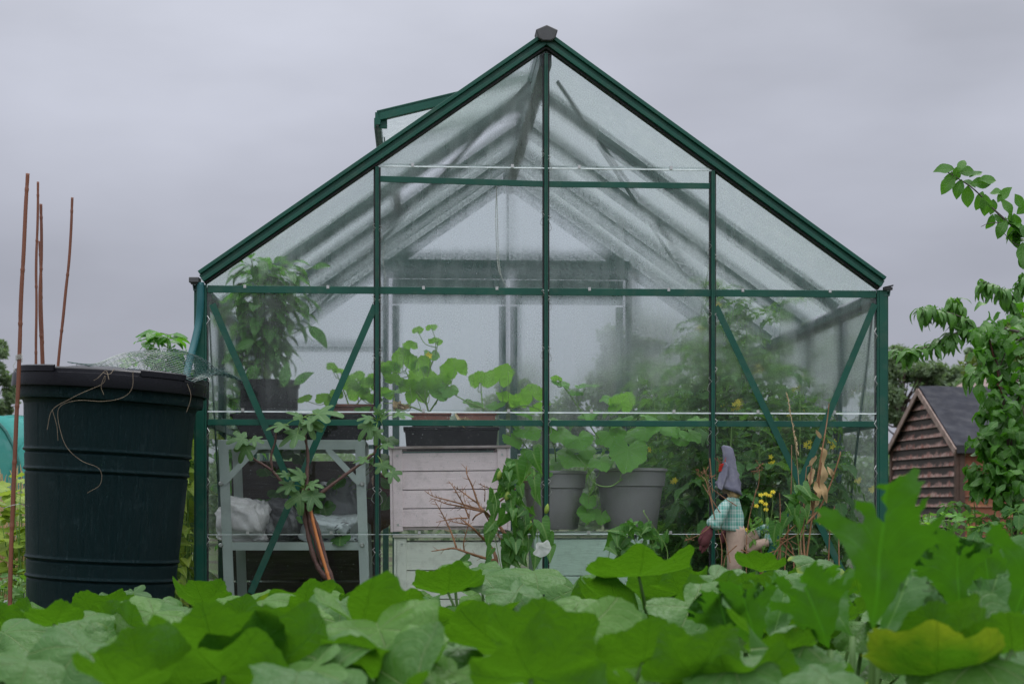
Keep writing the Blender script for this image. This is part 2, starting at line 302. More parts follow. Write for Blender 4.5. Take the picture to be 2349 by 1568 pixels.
def jagged_leaf(mb,p,tip,nrm,size,rng,jit=.02,flip=False,fold=.3,cup=.1,sx=1.,tint=.4,age=0):   # courgette blade: deep jagged lobes, filled outline
    import bmesh
    O,X,Y,Z=frame(p,tip,nrm); out=[]
    n=len(CG)
    for i in range(n):
        (a,b_),(c,d)=CG[i],CG[(i+1)%n]; L=math.hypot(c-a,d-b_); a1,b1=a+rng.uniform(-jit,jit),b_+rng.uniform(-jit,jit)
        out.append((a1,b1))
        if L>.06 and 0<i<n-2:
            k=max(1,int(L/.06))
            for q in range(1,k+1):
                t_=q/(k+1); nx,ny=(d-b_)/L,-(c-a)/L; s_=rng.uniform(.002,.016)*(1 if q%2 else -1); out.append((a+(c-a)*t_+nx*s_,b_+(d-b_)*t_+ny*s_))
    bm=bmesh.new(); vs=[bm.verts.new((a*(-1 if flip else 1)*sx,b_,0)) for a,b_ in out]; f=bm.faces.new(vs); bmesh.ops.triangulate(bm,faces=[f]); 
    for _ in range(2):
        le=[e for e in bm.edges if e.calc_length()>.09]; bmesh.ops.subdivide_edges(bm,edges=le,cuts=1); bmesh.ops.triangulate(bm,faces=[q for q in bm.faces if len(q.verts)>3])
    bmesh.ops.recalc_face_normals(bm,faces=bm.faces)
    if sum(q.normal.z*q.calc_area() for q in bm.faces)<0: bmesh.ops.reverse_faces(bm,faces=bm.faces)
    bm.verts.index_update(); p1,p2=rng.uniform(0,6),rng.uniform(0,6); V=[];uv=[]
    for v in bm.verts:
        x,y=v.co.x,v.co.y; r=math.hypot(x,y); z=fold*abs(x)*.8+cup*y*y-.25*max(0,y-.5)**2+.035*math.sin(9*x+p1)*math.sin(8*y+p2)+.02*math.sin(19*x+p2)*math.sin(17*y+p1); V.append((x,y,z)); uv.append((x,y,r*.8))
    V=np.array(V)*size; W=O+V[:,:1]*X+V[:,1:2]*Y+V[:,2:]*Z; mb.add(W,[tuple(v.index for v in q.verts) for q in bm.faces],tint=tint,uv=np.array(uv),age=age); bm.free()
def simple_leaf(mb,p,tip,nrm,L,W,rng,fold=.3,droop=.5,tint=None,age=0,n=5,peak=.42,wave=.03,mi=0):
    O,X,Y,Z=frame(p,tip,nrm); t=np.linspace(0,1,n+1); a=math.log(.5)/math.log(peak)
    w=np.sin(np.pi*np.clip(t,0,1)**a)**.85*.5*W/L; w[0]=.015;w[-1]=0.004
    ang=-droop*t; dx=1/n; cy=np.concatenate([[0],np.cumsum(np.cos(ang[1:])*dx)]); cz=np.concatenate([[0],np.cumsum(np.sin(ang[1:])*dx)])
    ww=wave*np.sin(t*9+rng.uniform(0,6))
    V=[];uv=[]
    for s_,k in ((-1,fold),(0,0),(1,fold)):
        V.append(np.stack([s_*w,cy,cz+k*w+abs(s_)*ww],1)); uv.append(np.stack([s_*w/(W/L),t,np.full(n+1,abs(s_)*.8)],1))
    V=np.stack(V,1).reshape(-1,3)*L; uv=np.stack(uv,1).reshape(-1,3)
    Wd=O+V[:,:1]*X+V[:,1:2]*Y+V[:,2:]*Z; f=[]
    for i in range(n):
        b=i*3; f+= [(b,b+1,b+4,b+3),(b+1,b+2,b+5,b+4)]
    mb.add(Wd,np.array(f),tint=rng.random() if tint is None else tint,uv=uv,age=age,mi=mi)
def heart_leaf(mb,p,tip,nrm,L,rng,tint=None,age=0,**k):   # bindweed arrow-heart leaf
    O,X,Y,Z=frame(p,tip,nrm); f=rng.uniform(.1,.5); d=rng.uniform(.1,.5); cur=rng.uniform(-.3,.3)
    pts=[(0,0),(.12,-.22),(.34,-.30),(.42,-.12),(.36,.15),(.25,.45),(.12,.75),(0,1)]
    mid=[(0,0),(0,.02),(0,.05),(0,.1),(0,.25),(0,.5),(0,.78),(0,1)]
    V=[];uv=[]
    for s_ in (-1,1):
        for (a,b) in pts: V.append((s_*a,b,f*a-d*max(b,0)**2+cur*s_*a*b)); uv.append((s_*a,b,a*2))
    for (a,b) in mid: V.append((0,b,-d*b*b)); uv.append((0,b,0))
    V=np.array(V)*L*.8; Wd=O+V[:,:1]*X+V[:,1:2]*Y+V[:,2:]*Z
    fc=[]
    for i in range(7):
        fc.append((i,i+1,17+i,16+i)) ; fc.append((8+i,16+i,17+i,9+i))
    fc=[tuple(dict.fromkeys(q))[::-1] for q in fc]
    mb.add(Wd,fc,tint=rng.random() if tint is None else tint,uv=np.array(uv),age=age)
def rv(rng,s=1.): return np.array([rng.uniform(-1,1),rng.uniform(-1,1),rng.uniform(-1,1)])*s
def curve(p0,p1,sag,n=8,side=(0,0,0)):
    p0=np.array(p0,float);p1=np.array(p1,float); t=np.linspace(0,1,n)[:,None]
    return p0+(p1-p0)*t+np.array([side[0],side[1],side[2]+sag])*(4*t*(1-t))*1.0
def spline(pts,n=6):
    P=[np.array(tuple(p),float) for p in pts]; out=[]
    P=[2*P[0]-P[1]]+P+[2*P[-1]-P[-2]]
    for i in range(1,len(P)-2):
        for k in range(n):
            t=k/n; a,b,c,d=P[i-1:i+3]; out.append(.5*((2*b)+(c-a)*t+(2*a-5*b+4*c-d)*t*t+(-a+3*b-3*c+d)*t**3))
    out.append(P[-2]); return np.array(out)
def taper(n,a,b): return list(np.linspace(a,b,n))
def compound(mb,sb,p,dirn,L,rng,lw=.45,leafL=.3,n=3,droop=.6,tint=None):   # tomato style leaf
    p=np.array(p,float); d=np.array(dirn,float); d/=np.linalg.norm(d); pts=[p]; cur=p.copy(); dd=d.copy()
    for i in range(6): cur=cur+dd*L/6; dd=dd+np.array([0,0,-droop*.22]); dd/=np.linalg.norm(dd); pts.append(cur.copy())
    sb.tube(pts,taper(7,.0022,.001),3,cap=False); side=np.cross(d,[0,0,1.]); side/=np.linalg.norm(side)+1e-9
    tn=rng.random() if tint is None else tint
    for i in range(n):
        q=pts[1+int(i*5/n)+ (1 if i else 0)] if i<n else pts[-1]
        for s_ in (-1,1):
            dr=side*s_+d*.5+rv(rng,.3)+np.array([0,0,-.3]); simple_leaf(mb,q,dr,[rng.uniform(-.5,.5),rng.uniform(-.5,.5),1],L*leafL*rng.uniform(.7,1.1),L*leafL*lw*1.2,rng,tint=tn+rng.uniform(-.15,.15),n=4,wave=.08)
    simple_leaf(mb,pts[-1],dd+rv(rng,.2),[0,0,1],L*leafL*1.3,L*leafL*lw*1.5,rng,tint=tn,n=4,wave=.08)

# ================================================================ ground
g=MB(); rng=random.Random(1)
N_=60; xs=np.concatenate([np.linspace(-250,-6,14),np.linspace(-5,7,50),np.linspace(8,250,14)]); ys=np.concatenate([np.linspace(-60,-1,8),np.linspace(0,11,50),np.linspace(12,30,14),np.linspace(40,400,10)])
gx,gy=np.meshgrid(xs,ys,indexing='ij'); gz=.018*np.sin(gx*3.1+np.sin(gy*2))+.015*np.sin(gy*4.3+gx)-.03
gz=np.where(np.hypot(gx,gy)>20,-.03,gz); inside=(abs(gx-.05)<1.5)&(gy>5.7)&(gy<8.8); gz=np.where(inside,-.02,gz)
V=np.stack([gx.ravel(),gy.ravel(),gz.ravel()],1); ny=len(ys); fs=[]
for i in range(len(xs)-1):
    for j in range(ny-1): fs.append((i*ny+j,(i+1)*ny+j,(i+1)*ny+j+1,i*ny+j+1))
g.add(V,np.array(fs))
t=NT('ground_soil'); v=t.obj(); c=t.mix(t.rng(t.noise(v,25,8),.35,.65),(.055,.036,.022),(.022,.015,.01)); gm=t.rng(t.noise(v,1.2,6,.6),.42,.6)
c=t.mix(gm,c,t.mix(t.noise(v,40,4),(.05,.10,.02),(.09,.12,.035)))
p=t.n('ShaderNodeBsdfPrincipled',{'Base Color':c,'Roughness':.95,'Normal':t.bump(t.noise(v,45,8),.8,.03)}); GM=t.finish(p.outputs[0])
go=g.build('ground',GM,smooth=True); go['kind']='structure'; go['label']='dark soil and grass of the allotment'

# ================================================================ greenhouse
GH=thing('greenhouse','green framed glass greenhouse with misted panes and an open roof vent','greenhouse',gw(0,0,0),TH)
EZ,RZ,HU=1.424,2.314,1.262; DEP=2.48; SL=(RZ-EZ)/HU
def rz_(u): return RZ-abs(u)*SL
def part(mb,name,mat,parent=GH,bv=.0015,lab=None):
    o=mb.build(name,mat,parent)
    if bv: bevel(o,bv,2)
    if lab: o['label']=lab
    return o
gm_,gi,rb=M['green'],M['green_in'],M['rubber']
for sgn in (-1,1):
    b=MB(); b.box((sgn*1.262,.012,.70),(.030,.046,1.44)); b.box((sgn*1.281,.022,.70),(.010,.03,1.44)); b.box((sgn*1.2425,-.004,.70),(.008,.012,1.44)); b.box((sgn*1.236,.006,.70),(.006,.01,1.42),mi=1)
    part(b,'corner_post',[gm_,rb])
    b=MB(); b.box((sgn*1.262,DEP,.70),(.045,.045,1.44)); part(b,'corner_post',[gi,rb])
    for d in (.62,1.24,1.86):
        b=MB(); b.box((sgn*1.262,d,.70),(.02,.028,1.40)); b.box((sgn*1.25,d,.70),(.02,.012,1.40)); part(b,'side_post',gi,bv=0)
    # front rafter: stepped capping, main bar, seal
    e0=Vector((sgn*1.275,0,rz_(1.275)-.0)); e1=Vector((sgn*.0,0,RZ)); n=Vector((sgn*SL,0,1)).normalized()
    b=MB()
    for (off,h,dd,wd,mi) in ((.0300,.014,-.012,.05,0),(.0155,.016,-.006,.036,0),(.0015,.014,-.012,.040,0),(-.0095,.009,-.002,.03,1)):
        o=n*off; x0=1.246 if off>.02 else 1.250
        a0=Vector((sgn*x0,dd,rz_(x0)))+o; b0=Vector((sgn*(n.x*sgn*off+.004) if False else 0,dd,RZ))+Vector((0,0,off*math.sqrt(1+SL*SL)))
        b.bar(a0,b0,wd,h,up=n,mi=mi)
    part(b,'front_rafter',[gm_,rb])
    for d in (.62,1.24,1.86,DEP):
        b=MB(); b.bar((sgn*1.25,d,rz_(1.25)-.004),(0,d,RZ-.004),.022,.034,up=n); b.bar((sgn*1.25,d,rz_(1.25)-.032),(0,d,RZ-.032),.010,.026,up=n); part(b,'rafter',M['rafter'],bv=0)
    b=MB(); b.box((sgn*1.262,DEP/2,1.396),(.034,DEP-.06,.052)); b.box((sgn*1.235,DEP/2,1.386),(.02,DEP-.06,.012)); part(b,'eave_beam',gi)
    # gutter with end cap
    b=MB(); P=[(1.264,1.402),(1.264,1.398),(1.286,1.398),(1.291,1.432),(1.288,1.432),(1.283,1.402)]
    V=[(sgn*x,y,z) for y in (-.012,DEP+.01) for x,z in P]; k=len(P); b.add(V,[(i,(i+1)%k,k+(i+1)%k,k+i) for i in range(k)]+[tuple(range(k)),tuple(range(k,2*k))])
    gt=part(b,'gutter',gi,bv=0)
    b=MB(); b.box((sgn*1.276,-.018,1.424),(.034,.012,.010)); b.bar((sgn*1.262,-.018,1.428),(sgn*1.296,-.018,1.436),.012,.005); cp=b.build('end_cap',M['grayplastic'] if sgn<0 else rb,gt)
    # base and side rails, thin side braces
    b=MB(); b.box((sgn*1.262,DEP/2,.02),(.04,DEP-.06,.06)); part(b,'base_rail',gi)
    b=MB(); b.box((sgn*1.25,DEP/2,.92),(.014,DEP-.08,.022)); part(b,'side_rail',gi,bv=0)
    for a,c in (((.05,1.36),(.60,.06)),((1.88,.06),(2.42,1.36))):
        b=MB(); b.bar((sgn*1.238,a[0],a[1]),(sgn*1.238,c[0],c[1]),.004,.02,up=(0,1,0)); part(b,'side_brace',gi,bv=0)
    b=MB(); b.bar((sgn*.05,.1,RZ-.11),(sgn*1.2,DEP-.05,EZ-.03),.004,.014,up=n); part(b,'roof_brace',gi,bv=0)
b=MB(); b.box((0,DEP/2,RZ+.006),(.05,DEP,.05)); b.box((0,DEP/2,RZ-.045),(.045,DEP-.02,.06)); part(b,'ridge_bar',gi)
b=MB(); P=[(0,.056),(.041,.038),(.032,-.008),(.022,-.030),(-.022,-.030),(-.032,-.008),(-.041,.038)]; P=[(-.0,.036),(-.041,.018),(-.030,-.014),(-.014,-.022),(.014,-.022),(.030,-.014),(.041,.018)]
V=[(x,y,RZ+.024+z) for y in (-.052,.03) for x,z in P]; k=7; b.add(V,[(i,(i+1)%k,k+(i+1)%k,k+i) for i in range(k)]+[tuple(range(k))[::-1],tuple(range(k,2*k))])
part(b,'ridge_cap',M['grayplastic'],bv=.004)
clipmb=MB(); cl=[(0,-.014,.03),(.004,-.02,.014),(-.004,-.02,0),(.004,-.02,-.014),(0,-.014,-.03)]; clipmb.tube(cl,.0011,4)
clipme=None; rng=random.Random(4)
for u in (-.62,0,.62):
    top=rz_(u)-(.035 if u==0 else .022)
    b=MB(); b.box((u,-.012,top/2),(.013,.018,top)); b.box((u,-.002,top/2),(.026,.010,top),mi=1); b.box((u,.014,top/2),(.010,.022,top)); b.box((u+.0035,-.022,top/2),(.004,.004,top))
    part(b,'glazing_bar',[gm_,rb])
    z=.45
    while z<top-.15:
        for s_ in (-1,1):
            zz=z+rng.uniform(-.03,.03); pts=[(u+s_*.009,-.008,zz+.028),(u+s_*.017,-.014,zz+.022),(u+s_*.006,-.020,zz+.010),(u+s_*.017,-.013,zz-.004),(u+s_*.020,-.012,zz-.02),(u+s_*.010,-.008,zz-.032)]
            b=MB(); b.tube(pts,.0011,4); b.build('glazing_clip',M['wire'],GH)
        z+=rng.uniform(.2,.27)
for s_,u in ((1,-1.236),(-1,1.236)):
    z=.3
    while z<1.35:
        b=MB(); b.tube([(u,-.006,z+.03),(u+s_*.009,-.012,z+.016),(u-s_*.002,-.014,z),(u+s_*.008,-.01,z-.02),(u,-.006,z-.032)],.0011,4); b.build('glazing_clip',M['wire'],GH); z+=rng.uniform(.16,.24)
def rail(u0,u1,z,h,z2=None):
    b=MB(); b.bar((u0,-.0075,z),(u1,-.0075,z if z2 is None else z2),.004,h); b.bar((u0,.006,z+h*.3),(u1,.006,(z if z2 is None else z2)+h*.3),.006,.006); part(b,'cross_rail',gm_,bv=.001)
rail(-1.235,-.011,1.404,.026); rail(.011,1.235,1.404,.026)
rail(-1.235,-.011,.920,.022); rail(.011,1.235,.920,.022); rail(-.61,-.011,1.812,.022,1.800); rail(.011,.61,1.800,.022)
b=MB(); b.box((0,.012,.02),(2.46,.04,.06)); part(b,'base_rail',gi); b=MB(); b.box((0,DEP,.02),(2.46,.04,.06)); part(b,'base_rail',gi)
for (x0,y0,x1,y1) in ((487,697,790,1400),(861,700,575,1360),(1642,702,1975,1400),(2007,697,1712,1400)):
    b=MB(); dd=-.0125-.0035*(x0<x1); p0=gp(x0,y0,dd); p1=gp(x1,y1,dd); b.bar(p0,p1,.0028,.024,up=(1,0,0)); part(b,'brace',gm_,bv=0)
# ---- glass
def glass(name,kind):
    t=NT(name); v=t.obj(); s=t.n('ShaderNodeSeparateXYZ',{0:v})
    big=t.noise(v,2.3,5,.6); streak=t.noise(t.map(v,(26,26,1.3)),1,4); fine=t.noise(v,170,2,.7); drop=t.n('ShaderNodeTexVoronoi',{'Vector':v,'Scale':95.}).outputs['Distance']
    wet=t.math('ADD',t.math('MULTIPLY',big,.8),t.math('MULTIPLY',streak,.4)); zf=t.rng(s.outputs['Z'],.88,1.12,.06,1.); zf2=t.rng(s.outputs['Z'],.88,1.12,.08,1.); f=t.math('MULTIPLY',t.rng(wet,.42,.78),zf)
    tr=t.n('ShaderNodeBsdfTransparent',{'Color':(.93,.965,.955)}).outputs[0]
    mist=t.mix(t.rng(streak,.3,.7),(.50,.57,.56),(.66,.71,.71))
    df=t.n('ShaderNodeBsdfDiffuse',{'Color':mist}).outputs[0]; tl=t.n('ShaderNodeBsdfTranslucent',{'Color':mist}).outputs[0]
    milk=t.n('ShaderNodeMixShader',{0:.5,1:df,2:tl}).outputs[0]
    gl=t.n('ShaderNodeBsdfGlossy',{'Color':(1,1,1),'Roughness':.03}).outputs[0]; fr=t.math('ADD',t.math('MULTIPLY',t.math('POWER',t.n('ShaderNodeLayerWeight',{'Blend':.5}).outputs['Facing'],4.),.35),.016)
    if kind=='front':
        rf=t.n('ShaderNodeBsdfRefraction',{'Color':(.90,.94,.93),'Roughness':t.rng(f,0,1,.17,.42),'IOR':1.12,'Normal':t.bump(t.math('ADD',fine,t.math('MULTIPLY',t.rng(drop,.1,.35,1,0),.5)),.14,.002)}).outputs[0]
        a=t.n('ShaderNodeMixShader',{0:t.math('MULTIPLY',t.math('MULTIPLY',t.rng(f,0,1,.45,1.05),zf2),t.rng(fine,.38,.60,1.1,.75),clamp=True),1:tr,2:rf}).outputs[0]
        mk=t.math('MULTIPLY',t.math('MULTIPLY',t.rng(fine,.38,.62,.65,1.25),t.rng(t.noise(v,1.7,4,.6),.42,.62,.4,1.7)),t.rng(f,0,1,.005,.21)); sh=t.n('ShaderNodeMixShader',{0:mk,1:a,2:milk}).outputs[0]
        sp=t.rng(t.noise(v,230,1,.5),.71,.76,0,.5); sh=t.n('ShaderNodeMixShader',{0:sp,1:sh,2:df}).outputs[0]
    else:
        lo,hi={'milky':(.28,.55),'rear':(.06,.2)}[kind]; sh=t.n('ShaderNodeMixShader',{0:t.math('MULTIPLY',t.rng(f,0,1,lo,hi),t.rng(fine,.3,.7,.8,1.2)),1:tr,2:milk}).outputs[0]
    sh=t.n('ShaderNodeMixShader',{0:fr,1:sh,2:gl}).outputs[0]
    return t.finish(sh)
gF,gMk,gR=glass('misted_glass','front'),glass('milky_glass','milky'),glass('rear_glass','rear')
t=NT('clear_glass'); gC=t.finish(t.n('ShaderNodeBsdfTransparent',{'Color':(1,1,1)}).outputs[0])
gE=surf('glass_edge',(.85,.9,.9),(.55,.62,.62),30,.15)
def pane(poly,d,mat,parent=GH,axis='front',name='glass_pane',th=.003):
    # poly: list of local 3d points (outer face), thickness towards the inside
    P=[Vector(p) for p in poly]; n=(P[1]-P[0]).cross(P[2]-P[0]).normalized(); k=len(P); b=MB()
    b.add([tuple(p) for p in P],[tuple(range(k))],mi=0); b.add([tuple(p-n*th) for p in P],[tuple(range(k))[::-1]],mi=1)
    b.add([tuple(p) for p in P]+[tuple(p-n*th) for p in P],[(i,k+i,k+(i+1)%k,(i+1)%k) for i in range(k)],mi=2)
    return b.build(name,[mat,gC,gE],parent)
Zl=[.05,.5215,.969,1.419,1.869,9]
for i,(u0,u1) in enumerate(((-1.238,-.622),(-.618,-.002),(.002,.618),(.622,1.238))):
    for r in range(5):
        z0,z1=Zl[r]-(.012 if r else 0),Zl[r+1]; d=.0-.0035*(r%2)
        f=lambda u: rz_(u)-.012
        t0,t1=f(u0),f(u1)
        if z0>=max(t0,t1)-.02 or (r==4 and abs(u0+u1)>1): continue
        poly=[(u0,d,z0),(u1,d,z0)]
        def clipz(z): return HU-(z+.012-EZ)/SL
        # right/left upper corner clipped by the roof line
        um=clipz(z1) if z1<RZ else 0
        if t1>=z1: poly.append((u1,d,z1))
        else:
            poly.append((u1,d,max(t1,z0)))
            if t0>=z1 : poly.append((um if u1>0 else -um,d,z1))
        if t0>=z1: poly.append((u0,d,z1))
        else:
            if t1>=z1 : poly.append((-um,d,z1))
            poly.append((u0,d,max(t0,z0)))
        Q=[]
        for p_ in poly:
            if not Q or (Vector(p_)-Vector(Q[-1])).length>.003: Q.append(p_)
        if (Vector(Q[0])-Vector(Q[-1])).length<.003: Q.pop()
        pane(Q,d,gF)
        if r and z0<min(t0,t1)+(.45 if r<3 else .02):
            b=MB(); b.box(((u0+u1)/2,-.0065,z0+.002),(u1-u0-.006,.003,.0045 if r>1 else .0018)); b.build('lap_strip',gE,GH)
        if r and z0<max(t0,t1)-.1:
            for uu in (u0+.14,u1-.15):
                if rz_(uu)-.03<z0+.02: continue
                b=MB(); b.box((uu+rng.uniform(-.03,.03),-.007,z0+.008),(.010,.008,.012)); b.build('lap_clip',M['wire'],GH)
for sgn in (-1,1):
    n=Vector((sgn*SL,0,1)).normalized()
    for k in range(4):
        d0,d1=.62*k+.012,.62*(k+1)-.012
        for (z0,z1) in ((.05,.70),(.69,1.39)):
            P=[(sgn*1.268,d0,z0),(sgn*1.268,d1,z0),(sgn*1.268,d1,z1),(sgn*1.268,d0,z1)]
            pane(P if sgn>0 else P[::-1],0,gMk)
        u_hi=.03; u_lo=1.255
        if sgn<0 and k==1: u_hi=.56   # the opening under the raised vent
        P=[Vector((sgn*u_hi,d0,rz_(u_hi)))+n*.016,Vector((sgn*u_lo,d0,rz_(u_lo)))+n*.016,Vector((sgn*u_lo,d1,rz_(u_lo)))+n*.016,Vector((sgn*u_hi,d1,rz_(u_hi)))+n*.016]
        pane(P if sgn>0 else P[::-1],0,gMk,name='roof_pane')
# rear gable: rails, double sliding door, glass
b=MB(); b.box((0,DEP-.01,1.845),(1.29,.03,.095)); b.box((0,DEP-.03,1.80),(1.29,.012,.012)); part(b,'door_track',gi)
for s_ in (-1,1):
    b=MB(); b.box((s_*.945,DEP,1.426),(.62,.02,.026)); part(b,'cross_rail',gi,bv=0)
    b=MB(); b.box((s_*.945,DEP,.92),(.62,.02,.022)); part(b,'cross_rail',gi,bv=0)
    b=MB(); b.box((s_*.635,DEP,.93),(.03,.03,1.82)); part(b,'glazing_bar',gi,bv=0)
    dr=MB(); a,c=(.0,.60); x0,x1=s_*.012,s_*.60; L,Rr=min(x0,x1),max(x0,x1)
    dr.box(((L+Rr)/2,DEP-.03,1.725),(Rr-L,.022,.125)); dr.box(((L+Rr)/2,DEP-.03,.09),(Rr-L,.022,.12)); dr.box((L+.018,DEP-.0305,.90),(.036,.022,1.5)); dr.box((Rr-.018,DEP-.0305,.90),(.036,.022,1.5)); dr.box(((L+Rr)/2,DEP-.03,.90),(Rr-L-.072,.02,.03))
    do=part(dr,'sliding_door',gi)
    pane([(Rr-.036,DEP-.035,.15),(L+.036,DEP-.035,.15),(L+.036,DEP-.035,1.66),(Rr-.036,DEP-.035,1.66)],0,gR,parent=do,name='door_pane')
    P=[(s_*.65,DEP+.002,.05),(s_*1.24,DEP+.002,.05),(s_*1.24,DEP+.002,EZ),(s_*.65,DEP+.002,rz_(.65)-.02)]
    pane(P if s_<0 else P[::-1],0,gR)
    P=[(0.006*s_,DEP+.002,1.90),(s_*.60,DEP+.002,1.895),(0.006*s_,DEP+.002,RZ-.02)]
    pane(P if s_<0 else P[::-1],0,gR)
b=MB(); b.box((0,DEP,2.1),(.012,.02,.42)); part(b,'glazing_bar',gi,bv=0)
# ---- open roof vent over the second bay, left slope
hx,hz=-.02,RZ+.038; ang=math.atan(.254); Lv=.632
def vp(s,off=0): return Vector((hx-s*math.cos(ang)-off*math.sin(ang),0,hz-s*math.sin(ang)+off*math.cos(ang)))
b=MB(); vn=Vector((-math.sin(ang),0,math.cos(ang)))
V0=.64;V1=1.22
for dd in (V0,V1):
    b.bar(vp(0)+Vector((0,dd,0)),vp(Lv)+Vector((0,dd,0)),.030,.040,up=vn); b.bar(vp(0,.012)+Vector((0,dd-.01,0)),vp(Lv,.012)+Vector((0,dd-.01,0)),.01,.010,up=vn)
e_=vp(Lv); b.box((e_.x,(V0+V1)/2,e_.z-.012),(.022,V1-V0+.03,.05)); b.box((e_.x-.012,(V0+V1)/2,e_.z-.03),(.006,V1-V0+.03,.04)); b.box((e_.x+.02,V0+.012,e_.z-.022),(.035,.012,.05))
h_=vp(0); b.box((h_.x,(V0+V1)/2,h_.z),(.03,V1-V0+.03,.03))
rvn=part(b,'roof_vent',gm_)
pp=[vp(.02,.0)+Vector((0,V0+.012,0)),vp(Lv-.012,0)+Vector((0,V0+.012,0)),vp(Lv-.012,0)+Vector((0,V1-.012,0)),vp(.02,0)+Vector((0,V1-.012,0))]
pane(pp[::-1],0,gMk,parent=rvn,name='vent_pane')
b=MB(); b.bar((e_.x+.02,(V0+V1)/2,e_.z-.02),(-.58,(V0+V1)/2,rz_(.58)-.02),.016,.005); b.build('vent_stay',gi,rvn)
b=MB(); b.bar((-.56,V0-.015,rz_(.56)+.012),(-.56,V1+.015,rz_(.56)+.012),.03,.03); part(b,'vent_sill',gi,bv=0)
# ---- strings left tied to the frame
for pts,nm in (([(1139,428,.03),(1141,500,.03),(1144,590,.03),(1152,640,.03),(1168,662,.03)],'x'),([(1139,430,.034),(1137,505,.034),(1141,600,.034),(1148,632,.034),(1142,600,.034)],'y'),([(882,560,.03),(879,600,.03),(884,640,.03),(876,662,.03),(868,600,.03)],'z')):
    b=MB(); b.tube(spline([gp(*p) for p in pts],5),.0014,4); o=b.build('string',M['string'],GH)

# ---- hose running from the left gutter into the barrel
hs=thing('downpipe','teal plastic downpipe bending from the left gutter into the water butt','downpipe',gw(-1.30,-.02,0))
b=MB(); P=[at(460,648,5.86),at(460,690,5.86),at(456,740,5.86),at(445,790,5.83),at(434,832,5.78),at(426,870,5.72),at(422,900,5.66)]; P=spline(P,6)
b.tube(P,.0135,14); o=b.build('hose',M['teal'],hs,smooth=True,off=hs.location)
b=MB(); b.box(gw(-1.280,-.01,1.434),(.036,.05,.020)); bevel(b.build('collar',M['grayplastic'],hs,off=hs.location),.003)
# ================================================================ things inside the greenhouse (frame = greenhouse frame)
def gthing(name,label,cat,u,d,z=0,group=None): return thing(name,label,cat,gw(u,d,z),TH,group)
GZ=-.02
# ---- aluminium staging
o=gthing('potting_bench','grey aluminium potting bench with splayed legs in the left bay of the greenhouse','bench',-.93,.32,GZ)
bx0=gp(500,1020,.10).x+.93; bx1=gp(838,1020,.10).x+.93; zt=gp(600,1010,.1).z-GZ; zs=gp(600,1252,.1).z-GZ
b=MB(); b.box(((bx0+bx1)/2,-.22,zt-.016),(bx1-bx0,.004,.034)); b.box(((bx0+bx1)/2,-.205,zt+.001),(bx1-bx0,.034,.003)); b.box(((bx0+bx1)/2,.22,zt-.016),(bx1-bx0,.004,.034)); b.box(((bx0+bx1)/2,0,zt),(bx1-bx0,.44,.006)); bevel(b.build('bench_top',M['alu'],o),.001)
for s_,x in ((-1,bx0),(1,bx1)):
    for y in (-.222,.222):
        b=MB(); b.bar((x+.02*-s_,y,zt-.02),(x-.02*s_+(.03 if s_>0 else .035),y,0),.004,.036,up=(1,0,0)); b.bar((x+.02*-s_-.016,y+.015,zt-.02),(x-.02*s_+.016,y+.015,0),.03,.004,up=(1,0,0)); b.build('leg',M['alu'],o)
    b=MB(); b.bar((x-s_*.02,-.228,zt-.16),(x-s_*.14,-.228,zt-.03),.004,.022,up=(1,0,0)); b.build('corner_brace',M['alu'],o)
    for zz in (zt-.16,zs+.004):
        b=MB(); b.lathe([(0.0001,.004),(.006,.004),(.009,0)],10); V=b.v[0].copy(); b.v[0]=np.stack([V[:,0],-V[:,2],V[:,1]],1)+np.array([x-s_*.012,-.231,zz]); b.build('bolt',M['wire'],o)
b=MB(); b.box(((bx0+bx1)/2+.01,-.218,zs),(bx1-bx0-.02,.004,.03)); b.box(((bx0+bx1)/2+.01,0,zs-.012),(bx1-bx0-.03,.42,.004)); b.build('shelf',M['alu'],o)
BT=gp(600,1010,.1).z   # world height of the bench top
SH=gp(600,1252,.1).z-.008
